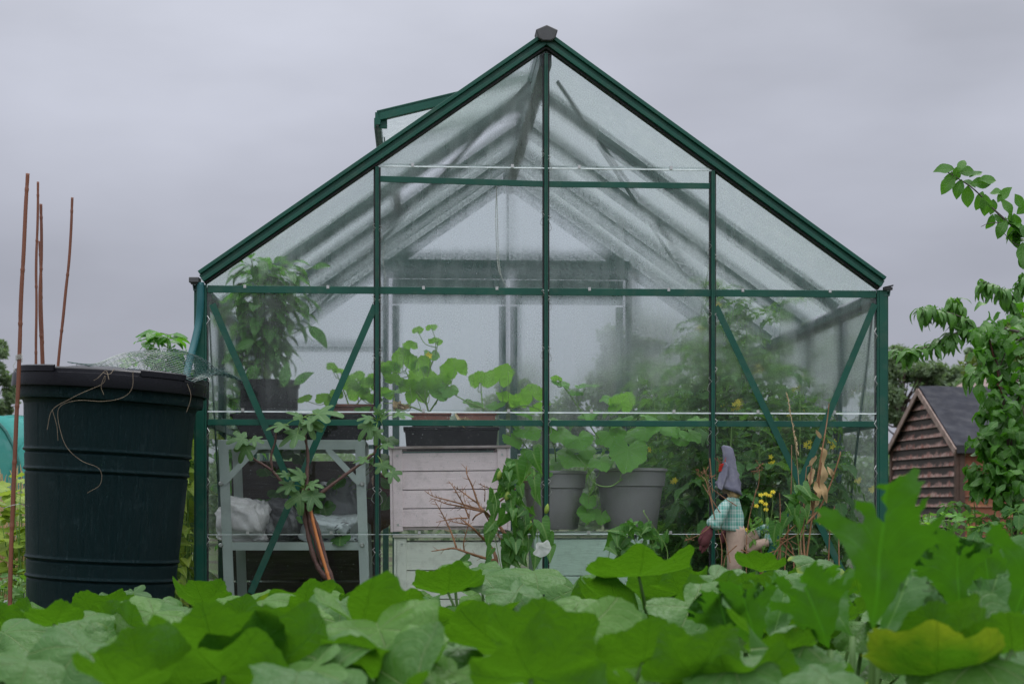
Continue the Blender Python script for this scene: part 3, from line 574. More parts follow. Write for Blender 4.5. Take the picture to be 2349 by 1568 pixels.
# ---- crates
def crate(name,label,px0,px1,ytop,ybot,d,c1,c2,boards,depth=.30,lean=0.):
    a=gp(px0,ybot,d); c=gp(px1,ytop,d); W=c.x-a.x; H=c.z-a.z; cx=(a.x+c.x)/2
    o=gthing(name,label,'crate',cx,d+depth/2,a.z); o.rotation_euler[1]=lean
    m=surf(name+'_paint',c1,c2,3,.6,.25,60,stretch=(.4,1,3),dirt=(.10,.075,.06),dscale=22,damt=.3)
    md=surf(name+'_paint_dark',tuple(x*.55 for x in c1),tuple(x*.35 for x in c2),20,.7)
    b=MB(); bh=(H-.03)/boards
    for i in range(boards): b.box((0,-depth/2+.012,.015+bh*(i+.5)),(W-.05,.012,bh-.0035)); 
    for i in range(boards):
        b.box((0,depth/2-.012,.015+bh*(i+.5)),(W-.05,.012,bh-.004))
        for s_ in (-1,1): b.box((s_*(W/2-.008),0,.015+bh*(i+.5)),(.010,depth-.03,bh-.004))
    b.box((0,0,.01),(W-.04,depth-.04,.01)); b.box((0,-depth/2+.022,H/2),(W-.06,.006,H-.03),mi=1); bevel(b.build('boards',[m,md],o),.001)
    for s_ in (-1,1):
        for y in (-depth/2+.004,depth/2-.004):
            b=MB(); b.box((s_*(W/2-.030),y,H/2),(.036,.010,H)); b.box((s_*(W/2-.006),y+.001,H/2),(.010,.016,H+.004)); pt=bevel(b.build('corner_batten',m,o),.0015)
            if y<0:
                for zz in (.025,H-.025):
                    b=MB(); b.lathe([(.0001,0),(.0035,0),(.0045,-.001)],10); V=b.v[0].copy(); b.v[0]=np.stack([V[:,0],V[:,2],V[:,1]],1)+np.array([s_*(W/2-.030),y-.0065,zz]); b.build('screw',M['wire'],pt)
    b=MB(); b.box((0,-depth/2+.006,H+.004),(W+.008,.03,.010)); b.box((0,depth/2-.006,H+.004),(W+.008,.03,.010))
    for s_ in (-1,1): b.box((s_*(W/2-.01),0,H+.0045),(.026,depth-.04,.009))
    bevel(b.build('rim',surf(name+'_rim',tuple(x*.8 for x in c1),(.16,.12,.1),14,.7,.3,60,stretch=(.3,1,1)),o),.002)
    return o
crate('pink_crate','faded pink wooden slatted crate with a black trough on top',895,1172,1028,1217,.10,(.72,.58,.60),(.62,.50,.52),4,lean=-.012)
crate('white_crate','off white wooden crate underneath the faded pink crate',903,1190,1232,1516,.10,(.66,.66,.59),(.55,.56,.50),4)
crate('green_crate','sage green wooden crate carrying the two grey plant pots',1225,1490,1226,1500,.10,(.42,.54,.46),(.36,.47,.40),3)
# ---- grey round pots
def pot(name,label,pxl,pxr,ytop,ybot,d,mat,taper_=.72,rim=.16,cat='plant pot',soil=True,group=None):
    a=gp(pxl,ytop,d); c=gp(pxr,ybot,d); r=(c.x-a.x)/2; H=a.z-c.z
    o=gthing(name,label,cat,(a.x+c.x)/2,d,c.z,group)
    rr=r; rb_=r*taper_; b=MB()
    prof=[(rb_*.2,0),(rb_*.96,0),(rb_,.006),(rb_+(rr*.90-rb_)*(1-rim)*.99,H*(1-rim*1.9)),(rr*.925,H*(1-rim*1.8)),(rr*.955,H*(1-rim*.4)),(rr*1.0,H*(1-rim*.28)),(rr,H-.004),(rr*.985,H),(rr*.94,H),(rr*.90,H*.9),(rr*.86,H*.82)]
    b.lathe(prof,56); ob=b.build('pot_body',mat,o); autosmooth(ob,35)
    b=MB(); b.lathe([(rr*.875,H*.86),(rr*.5,H*.88),(.001,H*.87)],24); b.build('soil_fill',M['soil'],o,smooth=True)
    return o
pot('grey_pot','grey plastic pot behind the centre glazing bar on the green crate',1193,1347,1080,1213,.26,M['greypot'])
pot('grey_pot','widest grey plastic pot at the right end of the green crate',1362,1530,1074,1213,.27,M['greypot'])
pot('black_pot','black round pot holding the tall pepper plant on the bench',543,693,874,962,.30,M['black'],taper_=.86,rim=.1)
# ---- trays and troughs
def trough(name,label,cat,pxl,pxr,ytop,ybot,d,depth,mat,flare=.03,soil=True,rim=.012):
    a=gp(pxl,ytop,d); c=gp(pxr,ybot,d); W=c.x-a.x; H=a.z-c.z
    o=gthing(name,label,cat,(a.x+c.x)/2,d+depth/2,c.z)
    b=MB(); x0,y0=W/2-flare,depth/2-flare*.5; x1,y1=W/2-rim*.5,depth/2-rim*.5
    L=[[(-x0,-y0,0),(x0,-y0,0),(x0,y0,0),(-x0,y0,0)],[(-x1,-y1,H-rim),(x1,-y1,H-rim),(x1,y1,H-rim),(-x1,y1,H-rim)],[(-W/2,-depth/2,H-rim*.9),(W/2,-depth/2,H-rim*.9),(W/2,depth/2,H-rim*.9),(-W/2,depth/2,H-rim*.9)],[(-W/2,-depth/2,H),(W/2,-depth/2,H),(W/2,depth/2,H),(-W/2,depth/2,H)],[(-x1+.01,-y1+.01,H),(x1-.01,-y1+.01,H),(x1-.01,y1-.01,H),(-x1+.01,y1-.01,H)],[(-x1+.015,-y1+.015,H*.6),(x1-.015,-y1+.015,H*.6),(x1-.015,y1-.015,H*.6),(-x1+.015,y1-.015,H*.6)]]
    V=[p for l in L for p in l]; fc=[(3,2,1,0)]
    for i in range(5):
        for j in range(4): fc.append((i*4+j,i*4+(j+1)%4,i*4+4+(j+1)%4,i*4+4+j))
    b.add(V,fc); bevel(b.build('tray_body',mat,o),.002)
    if soil: b=MB(); b.box((0,0,H*.72),(2*x0-.01,2*y0-.01,H*.1)); b.build('soil_fill',M['soil'],o)
    return o
trough('gravel_tray','wide shallow black tray across the aluminium bench top','tray',527,858,948,1008,.12,.46,M['black'],flare=.05,soil=False)
trough('trough','short brown pot beside the tall pepper plant\'s black pot','trough',752,862,926,958,.26,.16,M['terra'])
trough('long_trough','long black trough sitting on the pink crate','trough',925,1146,978,1029,.11,.22,M['black'],flare=.012)
trough('clay_trough','terracotta trough on the left half of the long black trough','trough',940,1036,944,974,.12,.15,M['terra'],flare=.008)
trough('clay_trough','terracotta trough on the right half of the long black trough','trough',1048,1140,944,974,.12,.15,M['terra'],flare=.008)
# ---- sacks on the lower shelf
def sack(name,label,px0,px1,y0,y1,d,depth,mat,seed,cat='sack',wr=.10):
    a=gp(px0,y1,d); c=gp(px1,y0,d); W=c.x-a.x; H=c.z-a.z; rg=random.Random(seed); o=gthing(name,label,cat,(a.x+c.x)/2,d+depth/2,a.z)
    import bmesh
    bm=bmesh.new(); bmesh.ops.create_icosphere(bm,subdivisions=5,radius=1)
    ph=[rg.uniform(0,6) for _ in range(9)]
    for v in bm.verts:
        x,y,z=v.co; sx=math.copysign(abs(x)**.55,x); sy=math.copysign(abs(y)**.6,y); sz=math.copysign(abs(z)**.6,z)
        n=wr*(math.sin(5*x+3*z+ph[0])+math.sin(7*z-4*y+ph[1])*.6+abs(math.sin(9*x+8*y+ph[2]+2*math.sin(5*z)))*.7+.35*abs(math.sin(17*z+9*x+ph[3]))+.2*math.sin(31*x+23*z+ph[4]))
        k=1+n; v.co=(sx*W/2*k,sy*depth/2*k,H*(.5+.5*sz*(k if z>0 else 1)))
    me=bpy.data.meshes.new(name); bm.to_mesh(me); bm.free(); me.materials.append(mat); me.polygons.foreach_set('use_smooth',[True]*len(me.polygons))
    ob=bpy.data.objects.new('sack_body',me); COL.objects.link(ob); ob.parent=o; return o
polyw=surf('clear_polythene',(.66,.63,.63),(.5,.48,.49),14,.25,.5,30,dirt=(.2,.16,.13),dscale=6,damt=.4)
polyd=surf('dark_polythene',(.06,.06,.065),(.10,.10,.105),9,.3,.5,30)
t=NT('printed_sack'); v=t.obj(); pr=t.rng(t.noise(t.map(v,(8,8,14)),1.,3,.5,2.),.60,.63); c=t.mix(pr,t.mix(t.noise(v,20,5),(.48,.52,.53),(.33,.37,.38)),(.06,.07,.08))
printed=t.finish(t.n('ShaderNodeBsdfPrincipled',{'Base Color':c,'Roughness':.35,'Normal':t.bump(t.noise(v,25,6),.6,.02)}).outputs[0])
sack('polythene_bag','crumpled pale polythene bag at the left end of the lower bench shelf',497,612,1142,1250,.15,.28,polyw,1,'bag')
sack('dark_sack','dark plastic sack in the middle of the lower bench shelf',598,690,1150,1250,.22,.26,polyd,2)
sack('compost_sack','pale printed compost sack at the right end of the bench shelf',690,826,1180,1250,.13,.30,printed,3)
sack('grey_sack','grey sack slumped behind the printed compost sack',735,830,1100,1245,.36,.18,surf('grey_poly',(.22,.23,.24),(.12,.12,.13),12,.35,.4,30),5)
# galvanised tub and brown pot stored in shadow behind the bench
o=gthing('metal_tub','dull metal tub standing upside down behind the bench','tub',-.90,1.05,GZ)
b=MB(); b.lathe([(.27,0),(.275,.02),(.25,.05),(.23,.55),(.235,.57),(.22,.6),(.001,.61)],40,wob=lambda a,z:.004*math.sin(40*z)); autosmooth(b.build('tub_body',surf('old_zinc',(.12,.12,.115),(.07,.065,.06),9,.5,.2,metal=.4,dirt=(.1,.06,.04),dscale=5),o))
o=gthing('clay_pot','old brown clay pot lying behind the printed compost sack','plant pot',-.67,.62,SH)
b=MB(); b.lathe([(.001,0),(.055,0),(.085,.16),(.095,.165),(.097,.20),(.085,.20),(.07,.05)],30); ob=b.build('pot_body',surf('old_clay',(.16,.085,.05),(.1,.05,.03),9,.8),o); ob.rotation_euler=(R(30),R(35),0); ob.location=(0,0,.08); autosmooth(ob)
# dark board backdrop, added to darken the space behind the bench
o=gthing('dark_backdrop','dark brown board backdrop added to darken the space behind the bench','board',-.93,.72,GZ); b=MB()
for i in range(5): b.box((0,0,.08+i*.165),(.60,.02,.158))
bevel(b.build('boards',surf('backdrop_board',(.06,.045,.035),(.03,.022,.018),5,.8,.4,30,stretch=(.3,1,3)),o),.003)
b=MB(); b.box((0,.02,.42),(.05,.02,.84)); b.build('batten',bpy.data.materials['backdrop_board'],o)
# ---- pepper plant
def stalk(sb,pts,r0,r1,n=5,k=5): S=spline(pts,k); sb.tube(S,taper(len(S),r0,r1),n); return S
rng=random.Random(11)
base=gp(612,885,.30); o=gthing('pepper_plant','tall pepper plant with long drooping leaves growing in the black pot','plant',base.x,base.y,base.z)
lb,sb=MB(),MB()
B=np.array([0,0,0.]); loc=lambda px,py,d: np.array(gp(px,py,d))-np.array([base.x,base.y,base.z])
mains=[[(612,885,.30),(608,800,.29),(600,730,.27),(590,660,.24),(578,600,.22)],[(614,885,.30),(622,800,.32),(628,730,.31),(640,660,.28),(650,610,.26)],[(612,885,.3),(596,820,.33),(570,760,.34),(545,690,.33)],[(614,885,.3),(636,800,.33),(660,730,.36),(680,680,.38)],[(612,870,.3),(610,760,.38),(610,680,.42),(615,620,.4)]]
for mi_,mm in enumerate(mains):
    S=stalk(sb,[loc(*p) for p in mm],.006,.0025)
    for i in range(3,len(S)):
        for _ in range(3 if i<len(S)*.6 else 4):
            a=rng.uniform(0,6.28); dr=np.array([math.cos(a),math.sin(a)*.7,rng.uniform(-.2,.5)]); L=rng.uniform(.07,.13)
            p=S[i]+dr*rng.uniform(.01,.05); sb.tube([S[i],p],.0012,3,cap=False); simple_leaf(lb,p,dr+np.array([0,0,-.1]),[0,0,1],L,L*.42,rng,droop=rng.uniform(.6,1.6),n=7)
for (px,py,L,dx,dz) in ((735,770,.11,.8,-.6),(560,790,.09,-.9,-.2),(735,610,.07,.8,.3),(640,595,.06,.7,.5),(655,860,.10,.15,.9),(690,870,.09,.5,.5),(525,820,.07,-.8,-.3),(575,850,.07,-.8,-.5)):
    p=loc(px,py,.16); simple_leaf(lb,p-np.array([dx,0,dz])*L*.5,[dx,-.25,dz],[.1,-.8,.6],L,L*.45,rng,droop=.7,n=7,tint=.8)
    sb.tube([loc(612,py+25,.28),p-np.array([dx,0,dz])*L*.5],.0015,4)
lb.build('foliage',M['pepper'],o,smooth=True); sb.build('stems',M['stem'],o)
# ---- melon and cucumber vines in the troughs
def vine(name,label,basepx,stems,leaves,seed,kind='melon',mat='melon',flowers=(),rs=.0028,cat='plant',extra=None):
    rg=random.Random(seed); bp=gp(*basepx); o=gthing(name,label,cat,bp.x,bp.y,bp.z); B=np.array(bp)
    L=lambda p: np.array(gp(*p))-B
    lb,sb=MB(),MB(); nodes=[]
    for st in stems: S=stalk(sb,[L(p) for p in st],rs*1.3,rs*.6,5,6); nodes+=list(S)
    nodes=np.array(nodes)
    for (px,py,d,sz,face) in leaves:      # face: -1 underside to viewer .. 1 top to viewer, 0 flat
        p=L((px,py,d)); r=sz*.5*1.608e-3*(Y0+d)/Y0
        if face>=0: nrm=np.array([rg.uniform(-.35,.35),-face-.05,1-.55*face]); tip=np.array([rg.uniform(-.7,.7),-.5,-.5-.5*face])
        else: nrm=np.array([rg.uniform(-.35,.35),-face,1+.5*face]); tip=np.array([rg.uniform(-.4,.4),-.3,.9])
        nrm/=np.linalg.norm(nrm); tip=tip-nrm*np.dot(tip,nrm); tip/=np.linalg.norm(tip); pj=p-tip*r*.25
        radial_leaf(lb,pj,tip,nrm,r,kind,rg,cup=rg.uniform(.05,.3)*(1 if face<0 else -1)*.6,ruffle=.06,droop=rg.uniform(0,.2),seg=40,rings=4)
        q=nodes[np.argmin(np.linalg.norm(nodes-(pj-np.array([0,0,.05])),axis=1))]; S=spline([q,(q+pj)/2+np.array([rg.uniform(-.01,.01),0,-.015]),pj],5); sb.tube(S,taper(len(S),.0018,.0013),5,cap=False)
    lb.build('foliage',M[mat],o,smooth=True); sb.build('stems',M['stem'],o,smooth=True)
    for (px,py,d) in flowers:
        fb=MB(); p=L((px,py,d))
        for k in range(5):
            a=k*1.257+rg.random(); simple_leaf(fb,p,[math.cos(a),-.6,math.sin(a)],[0,-1,0],.016,.012,rg,fold=.1,droop=.3,n=3)
        fb.build('flower',M['yellow'],o)
    return o,L,rg
vine('melon_plant','tallest melon plant climbing from the left terracotta trough',(985,955,.16),
 [[(985,955,.16),(975,900,.15),(985,850,.14),(1000,810,.13),(1005,775,.13)],[(985,950,.16),(950,935,.14),(915,925,.13),(880,925,.13)],[(980,930,.16),(950,890,.15),(930,850,.14)],[(985,945,.15),(1015,900,.14),(1035,870,.13)]],
 [(960,757,.13,34,-.5),(990,750,.13,32,-.5),(1000,782,.12,40,-.4),(940,793,.13,42,-.5),(925,822,.14,74,-.8),(968,835,.16,60,-.7),(992,815,.12,48,.5),(905,870,.12,56,-.5),(940,882,.12,64,-.6),(985,885,.13,72,-.7),(1010,905,.12,58,.4),(1028,893,.13,60,.5),(955,905,.18,66,-.6),(900,900,.20,70,.2),(922,935,.2,50,.3),(1012,870,.17,54,-.6),(878,840,.18,50,-.5),(970,860,.2,80,-.7),(895,845,.16,60,-.7)],21,flowers=[(984,816,.11)])
vine('melon_plant','melon plant with upright cupped leaves over the right terracotta trough',(1110,955,.16),
 [[(1110,958,.16),(1125,945,.14),(1060,915,.13),(1020,890,.13)],[(1112,958,.16),(1150,930,.15),(1152,890,.14)],[(1110,955,.16),(1104,900,.2),(1103,870,.22)],[(1140,950,.15),(1200,930,.16),(1240,940,.16)]],
 [(1042,838,.12,68,-.85),(1148,860,.11,92,-.6),(1100,868,.2,62,-.8),(1220,898,.12,66,-.9),(1165,912,.14,70,-.4),(1190,918,.2,60,-.6),(1135,930,.13,58,.3),(1028,850,.2,50,-.8),(1085,925,.15,60,.3),(1240,935,.18,60,-.5),(1205,950,.15,64,.2)],22)
vine('melon_plant','melon seedling in the short brown pot by the left glazing bar',(805,945,.3),
 [[(805,945,.3),(790,900,.28),(770,850,.26)],[(805,945,.3),(840,900,.28)],[(800,945,.3),(755,920,.26)]],
 [(762,842,.2,34,-.7),(785,852,.2,38,-.4),(800,878,.2,56,-.7),(822,862,.22,44,-.6),(845,880,.22,60,-.7),(820,900,.24,70,-.6),(745,915,.2,48,-.7),(770,905,.2,44,-.7),(850,915,.2,60,-.3),(860,865,.22,40,-.6),(835,935,.2,50,.2),(700,915,.2,44,-.4),(880,900,.22,60,-.5)],23)
vine('cucumber_plant','leafy cucumber plant spilling over the rim of the widest grey pot',(1440,1085,.27),
 [[(1440,1090,.27),(1410,1050,.2),(1370,1000,.16),(1330,940,.14),(1300,895,.13),(1280,870,.13)],[(1440,1090,.27),(1425,1100,.13),(1400,1115,.10),(1372,1112,.10),(1352,1095,.12)],[(1445,1090,.27),(1480,1030,.2),(1520,990,.18),(1600,970,.16)],[(1430,1090,.27),(1400,1010,.24),(1400,940,.2)]],
 [(1290,880,.12,54,.3),(1275,868,.12,34,-.4),(1340,884,.12,66,.1),(1320,900,.13,46,.3),(1430,922,.13,84,-.7),(1400,915,.16,60,.3),(1440,1042,.07,112,.75),(1380,1060,.1,70,.4),(1330,1010,.12,80,.5),(1400,1000,.14,90,.5),(1480,990,.14,86,.4),(1540,985,.15,70,.5),(1590,1000,.14,66,.5),(1350,950,.14,70,.2),(1420,965,.15,76,.2),(1500,960,.17,66,.2),(1460,1000,.2,90,.3),(1600,965,.14,60,.3),(1560,1010,.16,50,.6)],24)
vine('cucumber_plant','darker cucumber plant filling the pot behind the centre bar',(1275,1085,.26),
 [[(1275,1090,.26),(1270,1020,.2),(1230,960,.18)],[(1275,1090,.26),(1310,1040,.18),(1350,1075,.12)],[(1275,1090,.26),(1220,1040,.18),(1190,1000,.16)]],
 [(1215,990,.14,80,.4),(1180,1010,.14,64,.5),(1230,1040,.12,76,.5),(1290,1000,.15,90,.5),(1270,965,.18,70,.2),(1310,1050,.14,96,.5),(1250,1080,.14,60,.5),(1200,1060,.13,70,.5),(1340,1030,.18,80,.5),(1175,970,.18,60,.2),(1290,1060,.2,90,.4),(1210,1090,.1,50,.7),(1350,1150,.15,50,.8),(1345,1180,.15,56,.8),(1380,1185,.2,50,.8)],25)
vine('bean_vine','shaded vine climbing beside the braces behind the bench',(690,1230,.5),
 [[(690,1230,.5),(680,1150,.4),(650,1080,.3),(640,1010,.25)],[(690,1230,.5),(750,1150,.4),(790,1120,.4)],[(690,1230,.5),(700,1100,.35),(690,1020,.3)]],
 [(645,1040,.2,60,.5),(660,1090,.2,64,.6),(690,1110,.3,60,.5),(640,1130,.3,60,.5),(770,1110,.3,56,.5),(600,1160,.3,60,.6),(745,1170,.3,60,.6),(690,1050,.3,50,.6),(655,1160,.3,66,.5),(720,1140,.3,60,.5),(610,1080,.3,50,.5),(760,1200,.2,50,.6),(700,1190,.12,44,.5),(780,1235,.1,60,.4),(800,1100,.4,50,.5),(880,1060,.2,70,.5),(895,1110,.2,60,.5),(885,1150,.25,70,.6),(890,1010,.2,60,.4)],26,mat='bind')
# withered leaves hanging from the vines
for nm,lab,px,py,sz in (('withered_leaf','crumpled orange brown withered leaf hanging above the left terracotta trough',920,925,.034),('withered_leaf','pale crumpled withered leaf hanging between the terracotta troughs',1066,958,.036)):
    rg=random.Random(px); p=gp(px,py,.09); lb=MB()
    for k in range(7): simple_leaf(lb,rv(rg,.008),rv(rg)+np.array([0,-.2,-.7]),rv(rg),sz*1.3,sz*.8,rg,fold=.9,droop=1.5,n=5,wave=.12)
    ob=lb.build(nm,M['dryleaf'],None,smooth=True,loc=gw(p.x,p.y,p.z),rz=TH); tag(ob,lab,'leaf')
# ---- tomato plants on the right
def tomato(label,px,d,ytop,spread,n,seed,lean=0,fruit=3,flw=3,ylow=1290):
    rg=random.Random(seed); b0=gp(px,1157,d); zt=gp(px,ytop,d).z-GZ; o=gthing('tomato_plant',label,'plant',b0.x,d,GZ,'tomato plants in the right half of the greenhouse')
    lb,sb=MB(),MB(); st=[]
    for k in range(2 if spread>.1 else 1):
        pts=[np.array([0,0,0.])]; m=6
        for i in range(1,m+1): pts.append(np.array([lean*i/m+rg.uniform(-.03,.03)+(.1*k*i/m),rg.uniform(-.04,.04),zt*i/m*(1-.12*k)]))
        S=spline(pts,6); sb.tube(S,taper(len(S),.006,.0025),5); st.append(S)
    for _ in range(int(n*1.7)):
        S=rg.choice(st); i=int(len(S)*rg.uniform(.12,1)**.9); i=min(i,len(S)-1); a=rg.uniform(0,6.28); f=1 if i<len(S)*.8 else .6
        compound(lb,sb,S[i],[math.cos(a),math.sin(a),rg.uniform(0,.7)],spread*f*rg.uniform(.7,1.2),rg,leafL=.34)
    fb=MB()
    for B_ in (lb,sb):
        for a_ in B_.v: a_[:,0]=np.minimum(a_[:,0],1.225-b0.x); a_[:,1]=np.clip(a_[:,1],.045-d,2.44-d)
    lb.build('foliage',M['tomato'],o,smooth=True); sb.build('stems',M['stem'],o)
    for _ in range(fruit):
        S=rg.choice(st); p=S[int(len(S)*rg.uniform(.3,.75))]+np.array([rg.uniform(-.08,.08),-rg.uniform(.04,.1),-.03]); b=MB(); r=rg.uniform(.014,.024)
        b.lathe([(.0001,-r),(r*.6,-r*.8),(r*.95,-r*.25),(r,.1*r),(r*.8,r*.65),(r*.3,r*.88),(.0001,r*.8)],14,c=p); b.build('tomato',M['tomfruit'],o,smooth=True)
    for _ in range(flw):
        S=rg.choice(st); p=S[int(len(S)*rg.uniform(.5,.98))]+np.array([rg.uniform(-.1,.1),-rg.uniform(.04,.12),0]); fb=MB()
        for q in range(4):
            c=p+rv(rg,.014)
            for k in range(5): aa=k*1.257; simple_leaf(fb,c,[math.cos(aa),-.5,math.sin(aa)],[0,-1,0],.012,.006,rg,fold=.1,droop=.5,n=2)
        fb.build('flower',M['yellow'],o)
tomato('tallest tomato plant reaching the roof glass left of the right glazing bar',1618,.75,608,.20,46,31,fruit=5,flw=4)
tomato('tomato plant just right of the right glazing bar, thick with leaves',1700,.65,690,.24,56,32,fruit=3,flw=3)
tomato('tomato plant deep inside between the two rear door stiles',1500,1.5,860,.26,56,33,fruit=2,flw=2)
tomato('tomato plant behind the upper arm of the right brace',1790,1.0,700,.24,46,34,fruit=2,flw=3)
tomato('thin tomato plant standing alone near the right corner post',1905,.9,815,.13,14,35,fruit=1,flw=2)
tomato('dense low tomato plant behind the widest grey pot',1590,.5,800,.24,60,36,fruit=5,flw=2)
tomato('tomato plant under the crossing of the right braces',1830,.45,900,.22,50,37,fruit=2,flw=2)
tomato('low tomato plant filling the foot of the right corner pane',1950,.40,1010,.20,38,38,fruit=0,flw=2)
tomato('low bushy tomato plant behind the doll',1690,.32,960,.22,52,39,fruit=2,flw=1)
tomato('shaded tomato plant at the back of the right wall',1660,1.9,760,.26,60,40,fruit=0,flw=0)
tomato('low tomato plant in shadow behind the gap between the pots',1540,1.1,960,.26,60,41,fruit=0,flw=0)
tomato('tomato plant at the back directly left of the right glazing bar',1590,2.1,800,.26,60,42,fruit=0,flw=0)
tomato('tall tomato plant against the right corner post inside the glass',1985,.85,880,.18,50,44,fruit=1,flw=2)
tomato('tomato plant at the centre back with its tip above the pots',1470,1.9,830,.24,50,45,fruit=0,flw=0)
tomato('tomato plant in the middle of the right wall',1800,1.4,850,.24,60,43,fruit=0,flw=1)
rg=random.Random(77)
for i,(px,d,yt,lab) in enumerate(((540,1.0,700,'leafy plant against the left wall glass behind the pepper'),(560,1.9,800,'leafy plant in the rear left corner of the greenhouse'))):
    b0=gp(px,1157,d); o=gthing('leafy_plant',lab,'plant',b0.x,d,GZ); lb,sb=MB(),MB(); zt=gp(px,yt,d).z-GZ
    for k in range(4):
        S=stalk(sb,[(0,0,0),(rg.uniform(-.05,.05),0,zt*.4),(rg.uniform(-.1,.1),rg.uniform(-.1,.1),zt*rg.uniform(.8,1))],.005,.002)
        for j in range(4,len(S)):
            for _ in range(5): a=rg.uniform(0,6.28); simple_leaf(lb,S[j],[math.cos(a),math.sin(a),.1],[0,0,1],rg.uniform(.06,.12),.05,rg,droop=1.)
    lb.build('foliage',M['pepper'],o,smooth=True); sb.build('stems',M['stem'],o)
# ================================================================ outside: water butt
def vec(v): return np.array(tuple(v))
BY=5.42
bc=at(240,1157,BY); zb=.02
wb=thing('water_butt','dark blue green plastic water butt with moulded staves and a black lid','water butt',(bc.x-.028,BY,zb)); wb.rotation_euler=(0,R(3.0),0)
Hb=at(252,928,BY).z-zb; ru=.282; rl=.222
def rad(z): return rl+(ru-rl)*(z/Hb)
prof=[(.001,0),(rl,0)]
zz=0.
bands=[Hb-.085-.355, Hb-.085-.30-.0, ]
def zpx(py): return at(250,py,BY).z-zb
rings=[zpx(1042),zpx(1085),zpx(1283),zpx(1325)]
z=.01
while z<Hb-.012:
    r=rad(z)
    for c in rings: r+=.0055*math.exp(-((z-c-.005)/.0045)**2)-.004*math.exp(-((z-c+.004)/.003)**2)
    prof.append((r,z)); z+=.0026
prof+= [(ru,Hb-.010),(ru+.004,Hb),(ru+.020,Hb+.003),(ru+.023,Hb+.012),(ru+.022,Hb+.055),(ru+.010,Hb+.06)]
b=MB()
def wobst(a,z):
    q=(a*18/(2*math.pi))%1; g=-.0045*math.exp(-((q-.5)/.03)**2)
    if z>Hb-.02: return 0
    for lo,hi in ((rings[0]-.008,rings[0]+.02),(rings[2]-.008,rings[2]+.02)):
        pass
    inb=(rings[1]-.012<z<rings[0]+.012) or (rings[3]-.012<z<rings[2]+.012)
    return 0 if inb else g
b.lathe(prof,360,wob=wobst)
t=NT('butt_plastic'); v=t.obj(); s_=t.n('ShaderNodeSeparateXYZ',{0:v}); ang_=t.math('ARCTAN2',s_.outputs[1],s_.outputs[0])
cv=t.n('ShaderNodeCombineXYZ',{0:t.math('MULTIPLY',ang_,9.),1:t.math('FLOOR',t.math('ADD',t.math('MULTIPLY',ang_,18/6.2832),.5)),2:t.math('MULTIPLY',s_.outputs[2],3.4)}).outputs[0]
gr=t.noise(cv,2.6,3,.5,1.6); grain=t.math('ABSOLUTE',t.math('SINE',t.math('MULTIPLY',gr,70.)))
c=t.mix(t.noise(v,4,5),(.003,.014,.016),(.006,.021,.024)); c=t.mix(t.rng(t.noise(v,16,8,.75),.56,.72,0,.35),c,(.045,.075,.085)); c=t.mix(t.math('MULTIPLY',t.rng(grain,0,.25,1,0),.35),c,(.02,.05,.06))
bm_=t.bump(grain,.7,.003); butt=t.finish(t.n('ShaderNodeBsdfPrincipled',{'Base Color':c,'Roughness':.42,'Normal':bm_,'Specular IOR Level':.14}).outputs[0])
autosmooth(b.build('barrel_body',butt,wb),50)
for a in (-105,-55,-155,-15): 
    b=MB(); b.lathe([(.0001,-.004),(.013,-.004),(.017,.001),(.019,0),(.0195,-.003)],20); V=b.v[0].copy(); ca,sa=math.cos(R(a)),math.sin(R(a))
    P=np.stack([ca*(ru+.023+V[:,2])-sa*V[:,0], sa*(ru+.023+V[:,2])+ca*V[:,0], Hb+.03+V[:,1]],1); b.v[0]=P; b.build('lid_lug',butt,wb,smooth=True)
b=MB(); rl_=ru+.040; hl=.058
def wl(a,z):
    return (.010 if (a%(math.pi/2))<.5 else 0) if z>hl*.9 else 0
pl=[(rl_-.012,0),(rl_,.0),(rl_+.001,.004),(rl_-.001,hl*.72),(rl_-.004,hl*.76),(rl_-.005,hl*.95),(rl_-.012,hl+.002),(rl_-.05,hl+.006),(rl_-.052,hl-.002),(rl_-.09,hl+.004),(.15,hl+.02),(.08,hl+.026),(.001,hl+.028)]
b.lathe(pl,120); lo=b.build('lid',M['lid'],wb); lo.location=(0,0,Hb+.040); autosmooth(lo,40)
for a0 in (-140,-60,20,110):
    b=MB(); n=14; V=[]
    for i in range(n+1):
        a=R(a0+i*30/n)
        for (r,z) in ((rl_-.004,hl*.74),(rl_+.003,hl*.76),(rl_+.003,hl+.004),(rl_-.006,hl+.008)): V.append((r*math.cos(a),r*math.sin(a),z))
    b.add(V,[(i*4+j,i*4+4+j,i*4+5+j,i*4+1+j) for i in range(n) for j in range(3)]+[(0,1,2,3),(n*4+3,n*4+2,n*4+1,n*4)]); ob=b.build('lid_catch',M['lid'],wb); ob.location=(0,0,Hb+.040)
# brick plinth under the butt
o=thing('paving_slab','concrete slab under the water butt','slab',(bc.x-.028,BY,0)); b=MB(); b.box((0,0,-.01),(.62,.6,.06)); bevel(b.build('slab_body',surf('concrete',(.3,.29,.27),(.2,.19,.17),9,.9,.4),o),.005)
